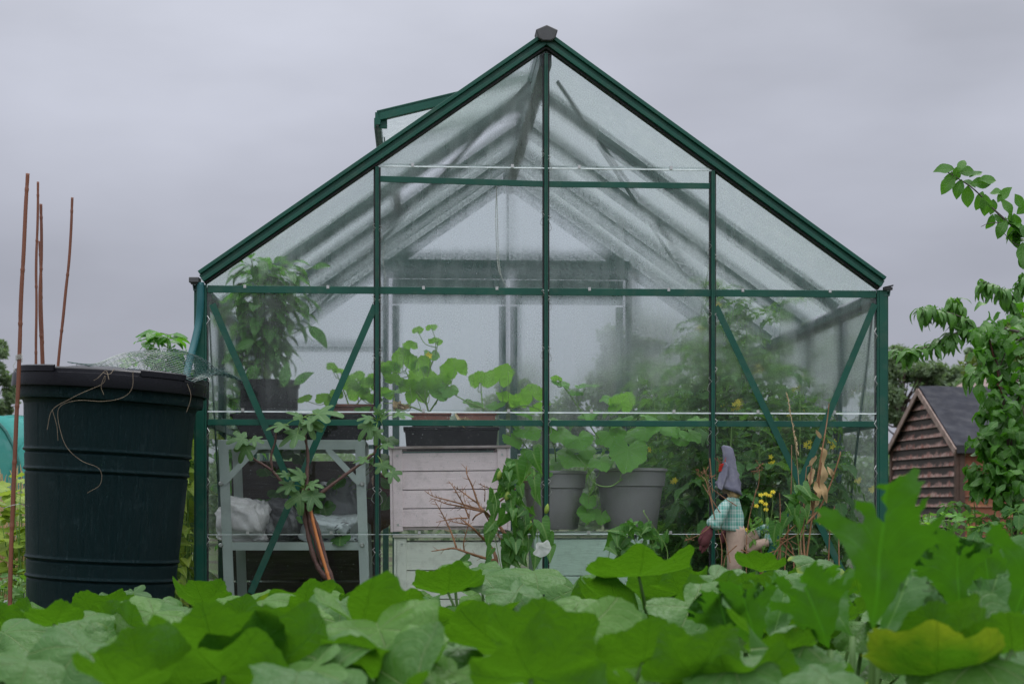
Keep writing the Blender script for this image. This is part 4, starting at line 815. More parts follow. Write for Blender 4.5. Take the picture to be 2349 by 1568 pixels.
# plastic mesh thrown over the lid
rg=random.Random(5); mo=thing('plastic_mesh','dark green plastic netting crumpled on top of the black water butt lid','netting',at(330,850,BY))
b=MB(); org=vec(mo.location)
def sheet(s,t_,k):   # s along x 0..1, t depth 0..1
    px=185+s*345; yy=BY-.12+t_*.36
    top=848-24*math.sin(math.pi*min(1,s*1.25))**.6 - (6 if k else 0) + 22*max(0,s-.55)
    p=vec(at(px,top,BY)); z=p[2]+.004*math.sin(14*s+5*t_+k)+.105*(t_-.5)*math.sin(math.pi*s)**.6-k*.014*s-.018*max(0,s-.8)*5*(t_-.5)
    return np.array([p[0],yy-(.04*k),z])-org
for k in (0,1):
    ns=30; ntt=7
    for i in range(-ntt,ns):
        for sg in (1,-1):
            pts=[]
            for j in range(ntt+1):
                s=(i+(j if sg>0 else ntt-j))/ns
                if 0<=s<=1: pts.append(sheet(s,j/ntt,k)+np.array([0,0,.0012*sg]))
            if len(pts)>1: b.tube(pts,.0009,3,cap=False)
for t_ in (0,1):
    for k in (0,1): b.tube([sheet(i/40,t_,k) for i in range(41)],.0012,4)
b.build('net',surf('net_green',(.005,.055,.05),(.008,.04,.04),30,.35),mo)
# dried roots lying over the lid and down the side
rt=thing('dried_tendrils','thin dry brown tendrils trailing over the lid and side of the water butt','tendril',at(245,850,BY-.3)); org=vec(rt.location); b=MB()
for pts in ([(242,862,.35),(235,880,.345),(190,900,.335),(160,915,.33),(120,940,.31),(108,985,.31)],[(305,850,.33),(303,890,.335),(280,912,.335),(235,920,.335),(180,918,.33),(140,930,.325),(133,960,.32),(150,1020,.32),(185,1055,.315),(228,1075,.30),(230,1110,.30),(200,1130,.30)],[(240,862,.35),(232,885,.345),(238,905,.34)],[(120,940,.32),(130,975,.315),(133,1010,.31)],[(430,880,.27),(438,910,.27),(428,945,.27)],[(228,850,.3),(250,858,.33),(262,846,.3)],[(250,870,.35),(243,850,.33),(225,866,.35),(215,872,.35)]):
    S=spline([vec(at(px,py,BY-dy)) for px,py,dy in pts],6)-org; b.tube(S,.0008,4)
b.build('tendril_strands',surf('dry_root',(.24,.19,.13),(.14,.10,.07),30,.8),rt)
# ================================================================ bamboo canes
def cane(label,pts,Y,r=.008,bright=False,group='bamboo canes by the water butt'):
    base=vec(at(*pts[-1],Y)); base_=base.copy(); base_[2]=-.03; P=[vec(at(px,py,Y)) for px,py in pts]
    d=P[-1]-P[-2]; d/=abs(d[2])+1e-9
    if P[-1][2]>0: P.append(P[-1]+d*(P[-1][2]+.03))
    o=thing('bamboo_cane',label,'cane',tuple(P[-1]),0,group); org=P[-1].copy(); S=spline(P,8)-org
    L=np.concatenate([[0],np.cumsum(np.linalg.norm(np.diff(S,axis=0),axis=1))]); n=int(L[-1]/.006); q=np.linspace(0,L[-1],n); Q=np.stack([np.interp(q,L,S[:,i]) for i in range(3)],1)
    rg=random.Random(int(pts[0][0])); nodes=[];z=.05
    while z<L[-1]: nodes.append(z); z+=rg.uniform(.15,.26)
    rr=[]
    for s in q:
        k=min([abs(s-a) for a in nodes]+[1]); i=sum(a<s for a in nodes); rr.append(r*(1+.28*math.exp(-(k/.005)**2)-.10*math.exp(-(k/.02)**2)+.03*((i%3)-1))*(.9+.2*s/L[-1]))
    for a in nodes: Q[:,0]+=.0025*np.tanh((q-a)*20)*rg.choice([-1,1])*.5
    b=MB(); b.tube(Q,rr,9); b.build('cane_body',M['canebright' if bright else 'cane'],o,smooth=True); return o
cane('tallest bamboo cane standing in front of the left side of the water butt',[(62,398),(52,640),(42,880),(35,1100),(28,1380)],5.05,.0068)
cane('slender bamboo cane second from the left behind the water butt',[(87,417),(83,600),(82,720),(79,860)],5.95,.0052)
cane('thick bamboo cane touching its neighbour behind the water butt',[(96,468),(96,600),(94,700),(98,860)],6.0,.0062)
cane('short bamboo cane leaning against the thick one behind the water butt',[(91,553),(93,650),(95,720),(102,860)],6.04,.006)
cane('bamboo cane furthest to the right behind the water butt, leaning right',[(168,453),(160,590),(150,700),(135,860)],5.9,.0056)
b=MB(); p=vec(at(44,830,5.05)); 
for k in range(4): b.tube([p+np.array([.010*math.cos(a),.010*math.sin(a),.004*k+.002*a]) for a in np.linspace(0,6.3,14)],.0012,4)
b.tube([p+np.array([-.008,-.009,0]),p+np.array([-.016,-.01,-.012]),p+np.array([-.01,-.01,-.03])],.001,4); tag(b.build('twine_knot',M['string'],None,off=tuple(p),loc=tuple(p)),'small twine knot tied round the tallest bamboo cane','string')
b=MB(); b.tube(spline([vec(at(8,1165,5.04)),vec(at(30,1158,5.03)),vec(at(50,1156,5.04)),vec(at(66,1160,5.1))],5),.001,4); p=vec(at(8,1165,5.04)); tag(b.build('wire_tie',M['wire'],None,off=tuple(p),loc=tuple(p)),'thin twisted wire crossing the tallest bamboo cane','wire')

# ================================================================ generic outdoor plant makers
def oplant(name,label,base,cat='plant',group=None): return thing(name,label,cat,tuple(base),0,group)
def leafy(name,label,pxs,pyt,Y,n,seed,mat,L,W,base_px=None,depth=.3,kind='simple',cat='plant',stems=6,droop=.7,h0=0,group=None,stemmat='stem',rag=.06):
    rg=random.Random(seed); x0=at(pxs[0],0,Y).x; x1=at(pxs[1],0,Y).x; zt=at(0,pyt,Y).z; cx=(x0+x1)/2; o=oplant(name,label,(cx,Y,0),cat,group); lb,sb=MB(),MB(); SS=[]
    for k in range(stems):
        ex=rg.uniform(x0,x1)-cx; ey=rg.uniform(-depth,depth)*.5; h=zt*rg.uniform(.72,1)
        S=spline([(ex*.3,ey*.3,0),(ex*.7+rg.uniform(-.03,.03),ey*.7,h*.5),(ex,ey,h)],8); sb.tube(S,taper(len(S),.005,.0018),4,cap=False); SS.append(S)
    for _ in range(n):
        S=rg.choice(SS); i=rg.randrange(int(h0*len(S)),len(S)); a=rg.uniform(0,6.28); p=S[i]+np.array([math.cos(a),math.sin(a),rg.uniform(-.2,.4)])*rg.uniform(.005,rag)
        d=np.array([math.cos(a),math.sin(a),rg.uniform(-.4,.5)]); sb.tube([S[i],p],.001,3,cap=False); l=L*rg.uniform(.6,1.15)
        if kind=='simple': simple_leaf(lb,p,d,[rg.uniform(-.4,.4),rg.uniform(-.8,.2),1],l,l*W,rg,droop=droop*rg.uniform(.4,1.5),n=5)
        elif kind=='heart': heart_leaf(lb,p,d+np.array([0,0,-.4]),[rg.uniform(-.4,.4),-.8,.7],l,rg)
        elif kind=='comp': compound(lb,sb,p,d,l,rg)
        else: radial_leaf(lb,p,d,[rg.uniform(-.4,.4),rg.uniform(-.8,.1),1],l*.5,kind,rg,seg=28,rings=3)
    lb.build('foliage',M[mat],o,smooth=True); sb.build('stems',M[stemmat],o); return o
# behind the butt
leafy('leafy_shrub','leafy shrub with dark shoots rising behind the water butt',(300,452),768,6.5,520,51,'pepper',.09,.45,stems=26,h0=.78,depth=.25,cat='shrub',rag=.04)
leafy('hedge_plant','pale yellow green climbing leaves between the butt and the corner post',(400,448),930,6.35,230,52,'ygreen',.07,.75,stems=12,h0=.0,depth=.25,kind='heart',rag=.05)
leafy('leafy_shrub','shrub below the teal hose at the corner of the greenhouse',(425,450),840,6.6,60,53,'pepper',.06,.5,stems=6,h0=.5,depth=.2,cat='shrub',rag=.03)
leafy('leafy_plant','pale lush leaves growing left of the water butt behind the tallest cane',(0,70),1090,6.9,70,54,'ygreen',.12,.8,stems=9,h0=.45,kind='melon',rag=.08)
leafy('weed_clump','green weeds at the foot of the tallest cane',(-30,62),1310,5.6,260,55,'weed',.06,.4,stems=22,depth=.9,rag=.08,cat='weeds')
# tan dry grass
def grass(name,label,pxs,pyt,Y,n,seed,mat,depth=.6,cat='grass'):
    rg=random.Random(seed); x0=at(pxs[0],0,Y).x; x1=at(pxs[1],0,Y).x; zt=at(0,pyt,Y).z; cx=(x0+x1)/2; o=oplant(name,label,(cx,Y,0),cat); b=MB()
    for _ in range(n):
        x=rg.uniform(x0,x1)-cx; y=rg.uniform(-depth,depth)/2; h=zt*rg.uniform(.5,1); lx,ly=rg.gauss(0,.12)*h,rg.gauss(0,.1)*h
        b.tube([(x,y,0),(x+lx*.3,y+ly*.3,h*.55),(x+lx,y+ly,h)],[.0025,.002,.0008],3,cap=False)
        if rg.random()<.45:
            p=np.array([x+lx,y+ly,h]); b.tube([p,p+np.array([lx*.15,0,.05])],[.004,.001],4)
    b.build('blades',M[mat],o); return o
grass('dry_grass_clump','clump of tall dry tan grass beside the water butt',(-60,66),1085,7.6,520,56,'drygrass',.8)
# white low cold frame behind
o=thing('cold_frame','low white slatted cold frame behind the tallest cane','cold frame',(at(0,0,7.1).x,7.1,0)); wm=surf('white_paint',(.75,.77,.8),(.6,.62,.65),6,.5)
b=MB(); zz=at(0,1352,6.95).z; zb2=at(0,1386,6.95).z
for z_ in (zz+.02,max(zb2-.0,.14)): b.box((-.45,-.2,z_),(1.25,.02,.045)); 
b.build('front_rail',wm,o); b=MB()
for x in (-1.05,.14): b.box((x,-.18,.15),(.04,.03,.33))
for x in (-1.05,.14): b.box((x,.5,.15),(.04,.03,.33))
b.box((-.45,.52,.25),(1.25,.02,.045)); b.build('corner_post',wm,o)
# ================================================================ net tunnel on the far left
o=thing('net_tunnel','teal netting tunnel stretched over hoops at the far left','tunnel',(at(-95,0,9.5).x,9.5,0))
t=NT('teal_net'); v=t.obj(); wv=t.noise(v,6,5); tr=t.n('ShaderNodeBsdfTransparent').outputs[0]; df=t.n('ShaderNodeBsdfDiffuse',{'Color':t.mix(wv,(.05,.30,.27),(.12,.42,.40))}).outputs[0]; tl=t.n('ShaderNodeBsdfTranslucent',{'Color':(.15,.5,.46)}).outputs[0]
netm=t.finish(t.n('ShaderNodeMixShader',{0:.72,1:tr,2:t.n('ShaderNodeMixShader',{0:.45,1:df,2:tl}).outputs[0]}).outputs[0])
xr=at(66,0,9.5).x-o.location.x; hz=at(0,935,9.5).z; b=MB(); V=[];n=24;rows=14
def arch(a,y): k=.012*math.sin(9*y+a*3)-.02*abs(math.sin(y*3.1)); return (xr*math.copysign(abs(math.cos(a))**.75,math.cos(a)),y,(hz+k)*abs(math.sin(a))**.6)
for i in range(rows):
    for j in range(n+1): V.append(arch(math.pi*j/n,i*.25))
b.add(V,[(i*(n+1)+j,i*(n+1)+j+1,(i+1)*(n+1)+j+1,(i+1)*(n+1)+j) for i in range(rows-1) for j in range(n)]+[tuple(range(n+1))]); b.build('netting',netm,o,smooth=True)
for y in (0,1.05,2.1,3.2):
    b=MB(); b.tube([arch(math.pi*j/20,y) for j in range(21)],.011,6); b.build('hoop',surf('hoop_green',(.01,.13,.11),None,5,.5) if y==0 else bpy.data.materials['hoop_green'],o)

# ================================================================ fig tree
rg=random.Random(61); FY=5.72
fb=at(770,1390,FY); fb.z=0; fg=thing('fig_tree','young fig tree with bare knobbly branches and lobed leaf tufts in front of the bench','tree',tuple(fb)); org=vec(fb)
q=lambda px,py,Y=FY: vec(at(px,py,Y))-org
b=MB()
def fbr(pts,r0,r1):
    S=spline([q(*p) for p in pts],7); rr=[ .9*(r0+(r1-r0)*i/(len(S)-1))*(1+.16*math.sin(i*2.4)+.1*math.sin(i*5.1)) for i in range(len(S))]; b.tube(S,rr,8); return S
fbr([(775,1500),(762,1340),(735,1270),(712,1200),(706,1150),(704,1090),(706,1040),(692,960)],.013,.005)
fbr([(762,1340),(725,1290),(700,1190),(696,1120),(704,1160)],.011,.007)
fbr([(757,1330),(735,1235),(715,1180),(665,1130),(625,1080),(580,1050),(560,1020)],.009,.004)
fbr([(706,1150),(730,1135),(790,1090),(845,1050),(862,1030),(866,980)],.008,.004)
fbr([(625,1080),(622,1045),(632,1010),(633,975)],.005,.0035)
fbr([(740,1300),(722,1240),(712,1195),(698,1150),(696,1120)],.007,.004)
b.build('trunk',M['figbark'],fg,smooth=True)
tufts={}
for (px,py,node,sz,tx,tz,ny) in ((545,1005,(560,1020),70,-.8,-.05,-.8),(558,1035,(562,1018),66,-.4,-.7,-.9),(590,1008,(562,1016),50,.8,-.1,-.6),
  (668,1000,(690,962),84,-.85,-.3,-.55),(712,985,(690,962),66,.3,-.75,-.9),(640,975,(690,960),70,-.95,.1,-.3),(745,945,(694,958),96,.95,.25,-.5),(680,950,(690,955),60,-.6,.5,-.4),(720,965,(694,958),70,.75,-.15,-.7),
  (655,1115,(698,1120),64,-.9,-.15,-.7),(688,1150,(698,1122),86,.0,-.9,-1),(725,1145,(698,1122),70,.7,-.6,-.9),(720,1110,(700,1118),54,.8,.1,-.6),(685,1085,(698,1115),70,-.55,.6,-.5),(650,1085,(698,1116),46,-.8,.4,-.4),
  (838,985,(866,968),70,-.75,-.65,-.9),(862,1000,(866,968),52,.0,-.8,-.9),(838,958,(866,965),56,-.95,.1,-.5),(880,950,(866,965),50,.4,.6,-.5),(925,948,(868,964),64,.98,.1,-.3),(868,940,(866,962),40,.1,.9,-.6),
  (828,1053,(858,1040),50,-.9,.0,-.4),(888,1020,(862,1030),46,.9,.1,-.4),(880,1075,(866,1045),54,.3,-.9,-1),(905,1090,(868,1048),50,.7,-.6,-.9)):
    lb,sb=tufts.setdefault(round(node[0]/25),(MB(),MB())); n0=q(*node); tip=np.array([tx,-.25+rg.uniform(-.1,.1),tz]); r=sz*.5*1.54e-3*1.02; c=q(px,py,FY-.04); tipn=tip/np.linalg.norm(tip); pj=c-tipn*r*.35
    sb.tube(spline([n0,(n0+pj)/2+np.array([0,0,.006]),pj],5),taper(11,.0022,.0014),5); radial_leaf(lb,pj,tip,[rg.uniform(-.2,.2),ny,.75],r,'fig',rg,cup=-.12,ruffle=.05,droop=.25,seg=60)
for lb,sb in tufts.values(): tf=lb.build('leaf_tuft',M['fig'],fg,smooth=True); sb.build('leaf_stalks',M['stem'],tf)
cane('bright orange bamboo cane supporting the fig tree',[(713,1160),(722,1200),(745,1285),(768,1365)],FY-.03,.0062,True,None)

# ================================================================ dry shrub with bindweed
rg=random.Random(63); DY=5.7; base=at(1215,1345,DY); base.z=0; o=thing('dead_shrub','dead leafless shrub with forked brown branches before the pink crate','shrub',tuple(base)); org=vec(base); b=MB(); q2=lambda px,py,Y=DY: vec(at(px,py,Y))-org
K=2075/450.; sp=lambda x,y:( (900+x/K)*.9396,(1080+y/K)*.9396)
def dbr(pts,r0,r1,tw=True,Yv=.03):
    P=[q2(*sp(*p),DY+rg.uniform(-Yv,Yv)) for p in pts]; S=spline(P,6); b.tube(S,[(r0+(r1-r0)*i/(len(S)-1))*(1+.12*math.sin(i*2.1)) for i in range(len(S))],6)
    if tw:
        for i in range(3,len(S)-1,3):
            d=S[min(i+1,len(S)-1)]-S[i-1]; d/=np.linalg.norm(d)+1e-9; s_=np.array([d[2],0,-d[0]])*rg.choice([-1,1]); e=S[i]+(d*.8+s_*.8)*rg.uniform(.008,.028); b.tube([S[i],e],[.0013,.0006],4)
dbr([(1455,1700),(1440,1330),(1360,1150),(1250,1040),(1150,940),(1040,860)],.0085,.0022)
dbr([(1440,1330),(1280,1290),(1120,1240),(970,1190),(850,1200),(710,1220)],.0065,.0018)
dbr([(1530,1500),(1540,1060),(1380,850),(1300,770),(1240,700),(1170,500),(1105,350),(1105,260)],.008,.0012)
dbr([(1290,770),(1150,720),(980,670),(830,630),(720,600),(630,540)],.0042,.001)
dbr([(1290,775),(1130,740),(1000,710),(870,685),(760,640),(690,625)],.004,.001)
dbr([(1240,690),(1140,620),(1050,550),(960,490)],.0035,.001)
dbr([(1130,850),(1070,700),(990,560),(940,480),(900,430)],.003,.0008)
dbr([(990,1190),(930,1010),(860,860),(800,750),(740,650)],.0042,.0012)
dbr([(1110,850),(1000,850),(870,870),(760,895)],.0035,.0012)
dbr([(1140,930),(1060,910),(950,890),(890,870)],.003,.0008)
dbr([(1170,870),(1210,820),(1280,780)],.003,.003,False)
dbr([(1080,1230),(1070,1120),(1120,930),(1150,700)],.003,.0008)
dbr([(1290,760),(1350,870),(1400,960),(1500,1100),(1590,1220)],.0035,.001)
dbr([(1400,960),(1500,1000),(1620,1030)],.0028,.0012)
dbr([(1430,700),(1600,560),(1730,440),(1830,330)],.004,.001); dbr([(1380,520),(1300,490),(1235,460)],.0022,.0008); dbr([(1305,660),(1310,540),(1300,460)],.0018,.0006); dbr([(1100,740),(1070,600),(1050,480)],.0016,.0006)
b.build('branches',M['drystem'],o,smooth=True)
def bindw(name,label,stems,leaves,Y,seed,flowers=(),buds=(),L0=46):
    rg=random.Random(seed); bs=at(*stems[0][0],Y); bs.z=0; o=thing(name,label,'vine',tuple(bs)); org=vec(bs); lb,sb=MB(),MB(); qq=lambda px,py,dy=0: vec(at(px,py,Y+dy))-org
    for st in stems:
        S=spline([qq(px,py,rg.uniform(-.03,.03)) for px,py in st],6); sb.tube(S,.0014,5)
        if st is stems[0]: sb.tube([S[0],[S[0][0],0,-.02]],.0016,5)
    for (px,py,sz,dx,dz) in leaves:
        p=qq(px,py,rg.uniform(-.06,.01)); heart_leaf(lb,p-np.array([dx,0,dz])*sz*.00077*.6,[dx,rg.uniform(-.8,.4),dz],[rg.uniform(-1,1),-1,rg.uniform(-.2,.7)],sz*.00154*.88,rg)
        sb.tube([p-np.array([dx,0,dz])*sz*.0005,p+np.array([rg.uniform(-.01,.01),.02,.02])],.0008,3)
    lb.build('foliage',M['bind'],o,smooth=True); sb.build('stems',M['stem'],o)
    for (px,py) in flowers:
        fb=MB(); p=qq(px,py,-.07); n=30; V=[];Fc=[]
        prf=[(.001,0),(.004,.008),(.007,.02),(.013,.032),(.024,.040),(.033,.041)]
        for (r,z) in prf:
            for j in range(n):
                a=6.283*j/n; rr=r*(1+.10*math.sin(5*a)*(r>.012)); v=np.array([rr*math.cos(a),rr*math.sin(a),-z+.004*math.sin(5*a)*(r>.02)]); V.append(v)
        for i in range(len(prf)-1):
            for j in range(n): Fc.append((i*n+j,i*n+(j+1)%n,(i+1)*n+(j+1)%n,(i+1)*n+j))
        V=np.array(V); Rm=np.array(Matrix.Rotation(R(-58),3,'X')@Matrix.Rotation(R(-25),3,'Y')); fb.add(V@Rm.T+p,Fc); fb.build('flower',M['white'],o,smooth=True)
    for (px,py) in buds:
        fb=MB(); p=qq(px,py,-.04); fb.tube([p+np.array([.004,0,.02]),p+np.array([.002,0,.01]),p,p+np.array([-.003,0,-.012]),p+np.array([-.004,0,-.016])],[.001,.007,.009,.006,.001],8); fb.build('bud',M['ygreen'],o,smooth=True)
lv=[]; rg=random.Random(64)
for (x,y,s,dx,dz) in ((1680,360,86,.1,-.9),(1560,280,40,-.7,-.6),(1880,220,66,.2,-.9),(1880,500,60,.2,-.9),(1900,630,50,.1,-1),(1500,560,66,-.5,-.7),(1440,390,40,-.6,-.8),(1560,430,50,-.4,-.8),(1390,660,60,-.2,-.9),(1410,780,56,.1,-1),(1600,700,60,.0,-1),(1590,760,50,.3,-.9),(1690,640,44,.1,-1),(1500,880,64,-.4,-.8),(1380,930,56,-.5,-.6),(1350,1060,66,-.3,-.9),(1640,900,50,.1,-1),(1680,1040,62,.1,-1),(1770,850,46,.2,-1),(1760,960,50,.1,-.9),(1840,790,40,.3,-.8),(1530,1210,52,-.2,-.9),(1580,1130,48,.1,-1),(1660,1190,46,.1,-1),(1850,1000,46,.1,-.9),(1880,1330,60,0,-1),(1730,1280,54,.2,-.9),(1560,1330,88,-.3,-.8),(1640,1330,60,.5,-.7),(1990,1000,70,.4,-.9),(2030,1150,60,.2,-1),(2040,1260,50,0,-1),(1060,1340,50,-.7,-.2),(1350,1250,44,-.5,-.8),(1480,800,44,0,-1),(1720,560,40,.2,-1),(1800,1150,40,0,-1),(1330,1380,50,-.6,-.6)):
    px,py=sp(x,y); lv.append((px,py,s,dx,dz))
for _ in range(46):
    t_=rg.random(); x=1560+300*math.sin(t_*2.2)*rg.uniform(.2,1)-120*rg.random(); y=300+1050*t_; px,py=sp(x,y); lv.append((px,py,rg.uniform(22,46),rg.uniform(-.6,.6),rg.uniform(-1,-.4)))
bindw('bindweed','bindweed draped over the dead shrub with one white trumpet flower',[[sp(1640,1500),sp(1650,1300),sp(1600,1050),sp(1700,800),sp(1650,600),sp(1760,400),sp(1830,250)],[sp(1700,1400),sp(1800,1150),sp(1740,900),sp(1700,700),sp(1650,540)],[sp(1500,1450),sp(1450,1200),sp(1400,900),sp(1440,700),sp(1400,520)],[sp(1850,1400),sp(1900,1050),sp(1850,780),sp(1870,600),sp(1860,300)],[sp(1900,880),sp(1990,1000),sp(2050,1200)]],lv,5.66,65,flowers=[sp(1900,1130)],buds=[sp(2005,750),sp(1560,600),sp(1815,940),sp(1470,370)])
lv=[]; rg=random.Random(66)
for _ in range(34): 
    a=rg.uniform(0,6.28); lv.append((1462+60*math.cos(a)*rg.random()**.5,1255+55*math.sin(a)*rg.random()**.5,rg.uniform(30,58),rg.uniform(-.7,.7),rg.uniform(-1,.2)))
lv+=[(1400,1245,60,-.3,-.9),(1415,1215,50,-.9,.2),(1440,1208,56,.5,.4),(1475,1220,56,.6,-.6),(1520,1245,44,.3,-.9),(1527,1230,36,.2,.6)]
bindw('bindweed','round tangle of bindweed in front of the sage green crate',[[(1460,1400),(1470,1280),(1440,1220),(1405,1230),(1395,1290)],[(1470,1340),(1500,1250),(1450,1215),(1430,1260)],[(1520,1330),(1530,1260),(1480,1180),(1478,1170)]],lv,5.7,67)
# ================================================================ dolls
def fabric(name,base,plaid=None,rough=.9,dirt=(.2,.17,.13)):
    t=NT(name); v=t.obj(); c=t.mix(t.noise(v,14,6),base,tuple(x*.72 for x in base))
    if plaid:
        s=t.n('ShaderNodeSeparateXYZ',{0:v})
        def stripe(sock,sc,th,off=0.): return t.rng(t.math('ABSOLUTE',t.math('SUBTRACT',t.math('FRACT',t.math('ADD',t.math('MULTIPLY',sock,sc),off)),.5)),th,th+.05,1,0)
        a=t.math('MAXIMUM',stripe(s.outputs[0],105.,.13),stripe(s.outputs[0],35.,.10,.3)); bb=t.math('MAXIMUM',stripe(s.outputs[2],105.,.13),stripe(s.outputs[2],35.,.10,.2)); c=t.mix(t.math('MULTIPLY',t.math('ADD',a,bb),.42),c,plaid)
    c=t.mix(t.rng(t.noise(v,25,8,.7),.5,.75,0,.6),c,dirt)
    return t.finish(t.n('ShaderNodeBsdfPrincipled',{'Base Color':c,'Roughness':rough,'Specular IOR Level':.2,'Normal':t.bump(t.noise(v,60,5),.5,.004)}).outputs[0])
denim=fabric('faded_violet_cloth',(.17,.17,.225),dirt=(.33,.32,.33)); plaid=fabric('plaid_cloth',(.44,.56,.52),(.02,.24,.19)); tanc=fabric('tan_cloth',(.52,.38,.31),dirt=(.32,.23,.18)); mitt=fabric('maroon_cloth',(.13,.045,.05),dirt=(.08,.03,.03)); redc=fabric('red_cloth',(.45,.03,.02),dirt=(.3,.03,.02)); skinc=fabric('sack_cloth',(.2,.16,.11))
PY=5.72; pb=at(1685,1300,PY); pb.z=0
o=thing('doll','rag doll scarecrow in blue cloth hat, green plaid shirt and tan trousers','doll',tuple(pb)); org=vec(pb); k=lambda px,py,dy=0: vec(at(px,py,PY+dy))-org; U=.001546
def loft_px(name,mat,secs,n=22,wr=.06,ry=.7):
    b=MB(); b.loft([(*k(px,py),w*U/2,w*U/2*ry,ln) for px,py,w,ln in secs],n,wr=wr); ob=b.build(name,mat,o,smooth=True); return ob
loft_px('head',skinc,[(1668,1095,24,0),(1668,1110,32,0),(1672,1124,34,0),(1674,1134,26,0),(1676,1142,22,0)])
# hat: folded cloth crown with flared brim and open left fold
loft_px('hat',denim,[(1668,1022,15,-.2),(1669,1027,24,-.2),(1672,1050,28,-.25),(1674,1070,31,-.2),(1675,1085,36,-.15),(1674,1100,44,-.25),(1673,1116,52,-.35),(1672,1125,60,-.38),(1672,1122,44,-.38)],wr=.14)
b=MB(); P=[k(1663,1058,-.025),k(1670,1068,-.03),k(1667,1092,-.035),k(1655,1124,-.04),k(1645,1118,-.03),k(1646,1098,-.02),k(1652,1075,-.01)]
Q=[p+np.array([.006,.014,0]) for p in P]; b.add(P+Q,[tuple(range(7)),tuple(range(7,14))[::-1]]+[(i,7+i,7+(i+1)%7,(i+1)%7) for i in range(7)]); bevel(b.build('hat_flap',denim,o),.003)
b=MB(); P=[k(1662,1062,-.02),k(1650,1063,-.025),k(1648,1082,-.02),k(1657,1080,-.02),k(1667,1060,-.01),k(1666,1040,-.01)]; Q=[p+np.array([.002,.016,0]) for p in P]; b.add(P+Q,[tuple(range(6)),tuple(range(6,12))[::-1]]+[(i,6+i,6+(i+1)%6,(i+1)%6) for i in range(6)]); bevel(b.build('hat_lining',redc,o),.002)
loft_px('scarf',M['black'],[(1664,1132,22,.2),(1662,1138,28,.2),(1664,1146,22,.1)],wr=.1)
loft_px('hair',M['drygrass'],[(1680,1126,36,.1),(1681,1136,34,.1),(1683,1143,22,0)],wr=.12)
loft_px('shirt',plaid,[(1680,1138,22,.0),(1678,1146,36,.1),(1680,1165,42,.05),(1683,1185,45,0),(1684,1200,46,0),(1681,1210,50,-.08),(1680,1217,48,-.1)],wr=.045)
def limb(name,mat,pts,w0,n=14,wr=.05,flat=1):
    P=spline([k(*p) for p in pts],5); m=len(P); q=np.interp(np.linspace(0,len(w0)-1,m),range(len(w0)),w0); b=MB(); b.tube(P,[x*U/2*(1+wr*math.sin(i*1.9)) for i,x in enumerate(q)],n); return b.build(name,mat,o,smooth=True)
limb('sleeve',plaid,[(1674,1146,-.02),(1660,1165,-.045),(1646,1190,-.05),(1636,1204,-.05),(1632,1210,-.05)],[16,26,33,36,24],wr=.04)
limb('sleeve',plaid,[(1686,1150,.03),(1672,1180,.05),(1662,1205,.05)],[18,26,24])
b=MB()
for pts,w in (([(1628,1208,-.05),(1622,1222,-.05),(1615,1240,-.052),(1610,1250,-.052)],[16,28,26,18]),([(1614,1240,-.055),(1608,1254,-.055),(1606,1262,-.055)],[10,9,5]),([(1617,1242,-.05),(1612,1258,-.05),(1610,1268,-.05)],[10,9,5]),([(1621,1240,-.045),(1617,1256,-.045),(1615,1264,-.045)],[10,8,5]),([(1625,1238,-.04),(1623,1250,-.04),(1621,1257,-.04)],[9,7,4]),([(1616,1222,-.06),(1606,1234,-.065),(1604,1242,-.065)],[10,8,5])):
    P=spline([k(*p) for p in pts],4); q_=np.interp(np.linspace(0,len(w)-1,len(P)),range(len(w)),w); b.tube(P,[x*U/2 for x in q_],10)
b.build('hand',mitt,o,smooth=True)
limb('hand',mitt,[(1668,1212,.04),(1662,1228,.03),(1656,1245,.03)],[16,20,9])
loft_px('trousers',tanc,[(1684,1206,46,0),(1687,1216,45,0),(1688,1240,42,0),(1686,1262,38,0),(1685,1285,34,0),(1684,1330,34,0)],wr=.05)
b=MB(); b.tube([k(1690,1180,.02),k(1688,1300,.02),np.array([0.01,.02,-.02])],.006,8); b.build('stake',M['palestem'],o)
o=thing('doll','second rag doll lying on its side in tan cloth and green plaid','doll',tuple(at(1740,1235,PY+.05))); org=vec(o.location); k=lambda px,py,dy=0: vec(at(px,py,PY+.05+dy))-org
limb('trousers',tanc,[(1703,1250),(1722,1236),(1738,1222)],[30,30,26],wr=.06); limb('trousers',tanc,[(1712,1262,-.02),(1745,1247,-.03),(1762,1244,-.03)],[22,24,18]); limb('shirt',plaid,[(1736,1224),(1755,1213),(1768,1212)],[26,24,20]); limb('shirt',plaid,[(1752,1230,-.02),(1762,1235,-.02),(1770,1244,-.02)],[18,20,16])
b=MB(); b.tube([k(1740,1240,.01),k(1748,1300,.0),np.array([.0,0,-.26])],.008,7); b.build('stake',M['drystem'],o)

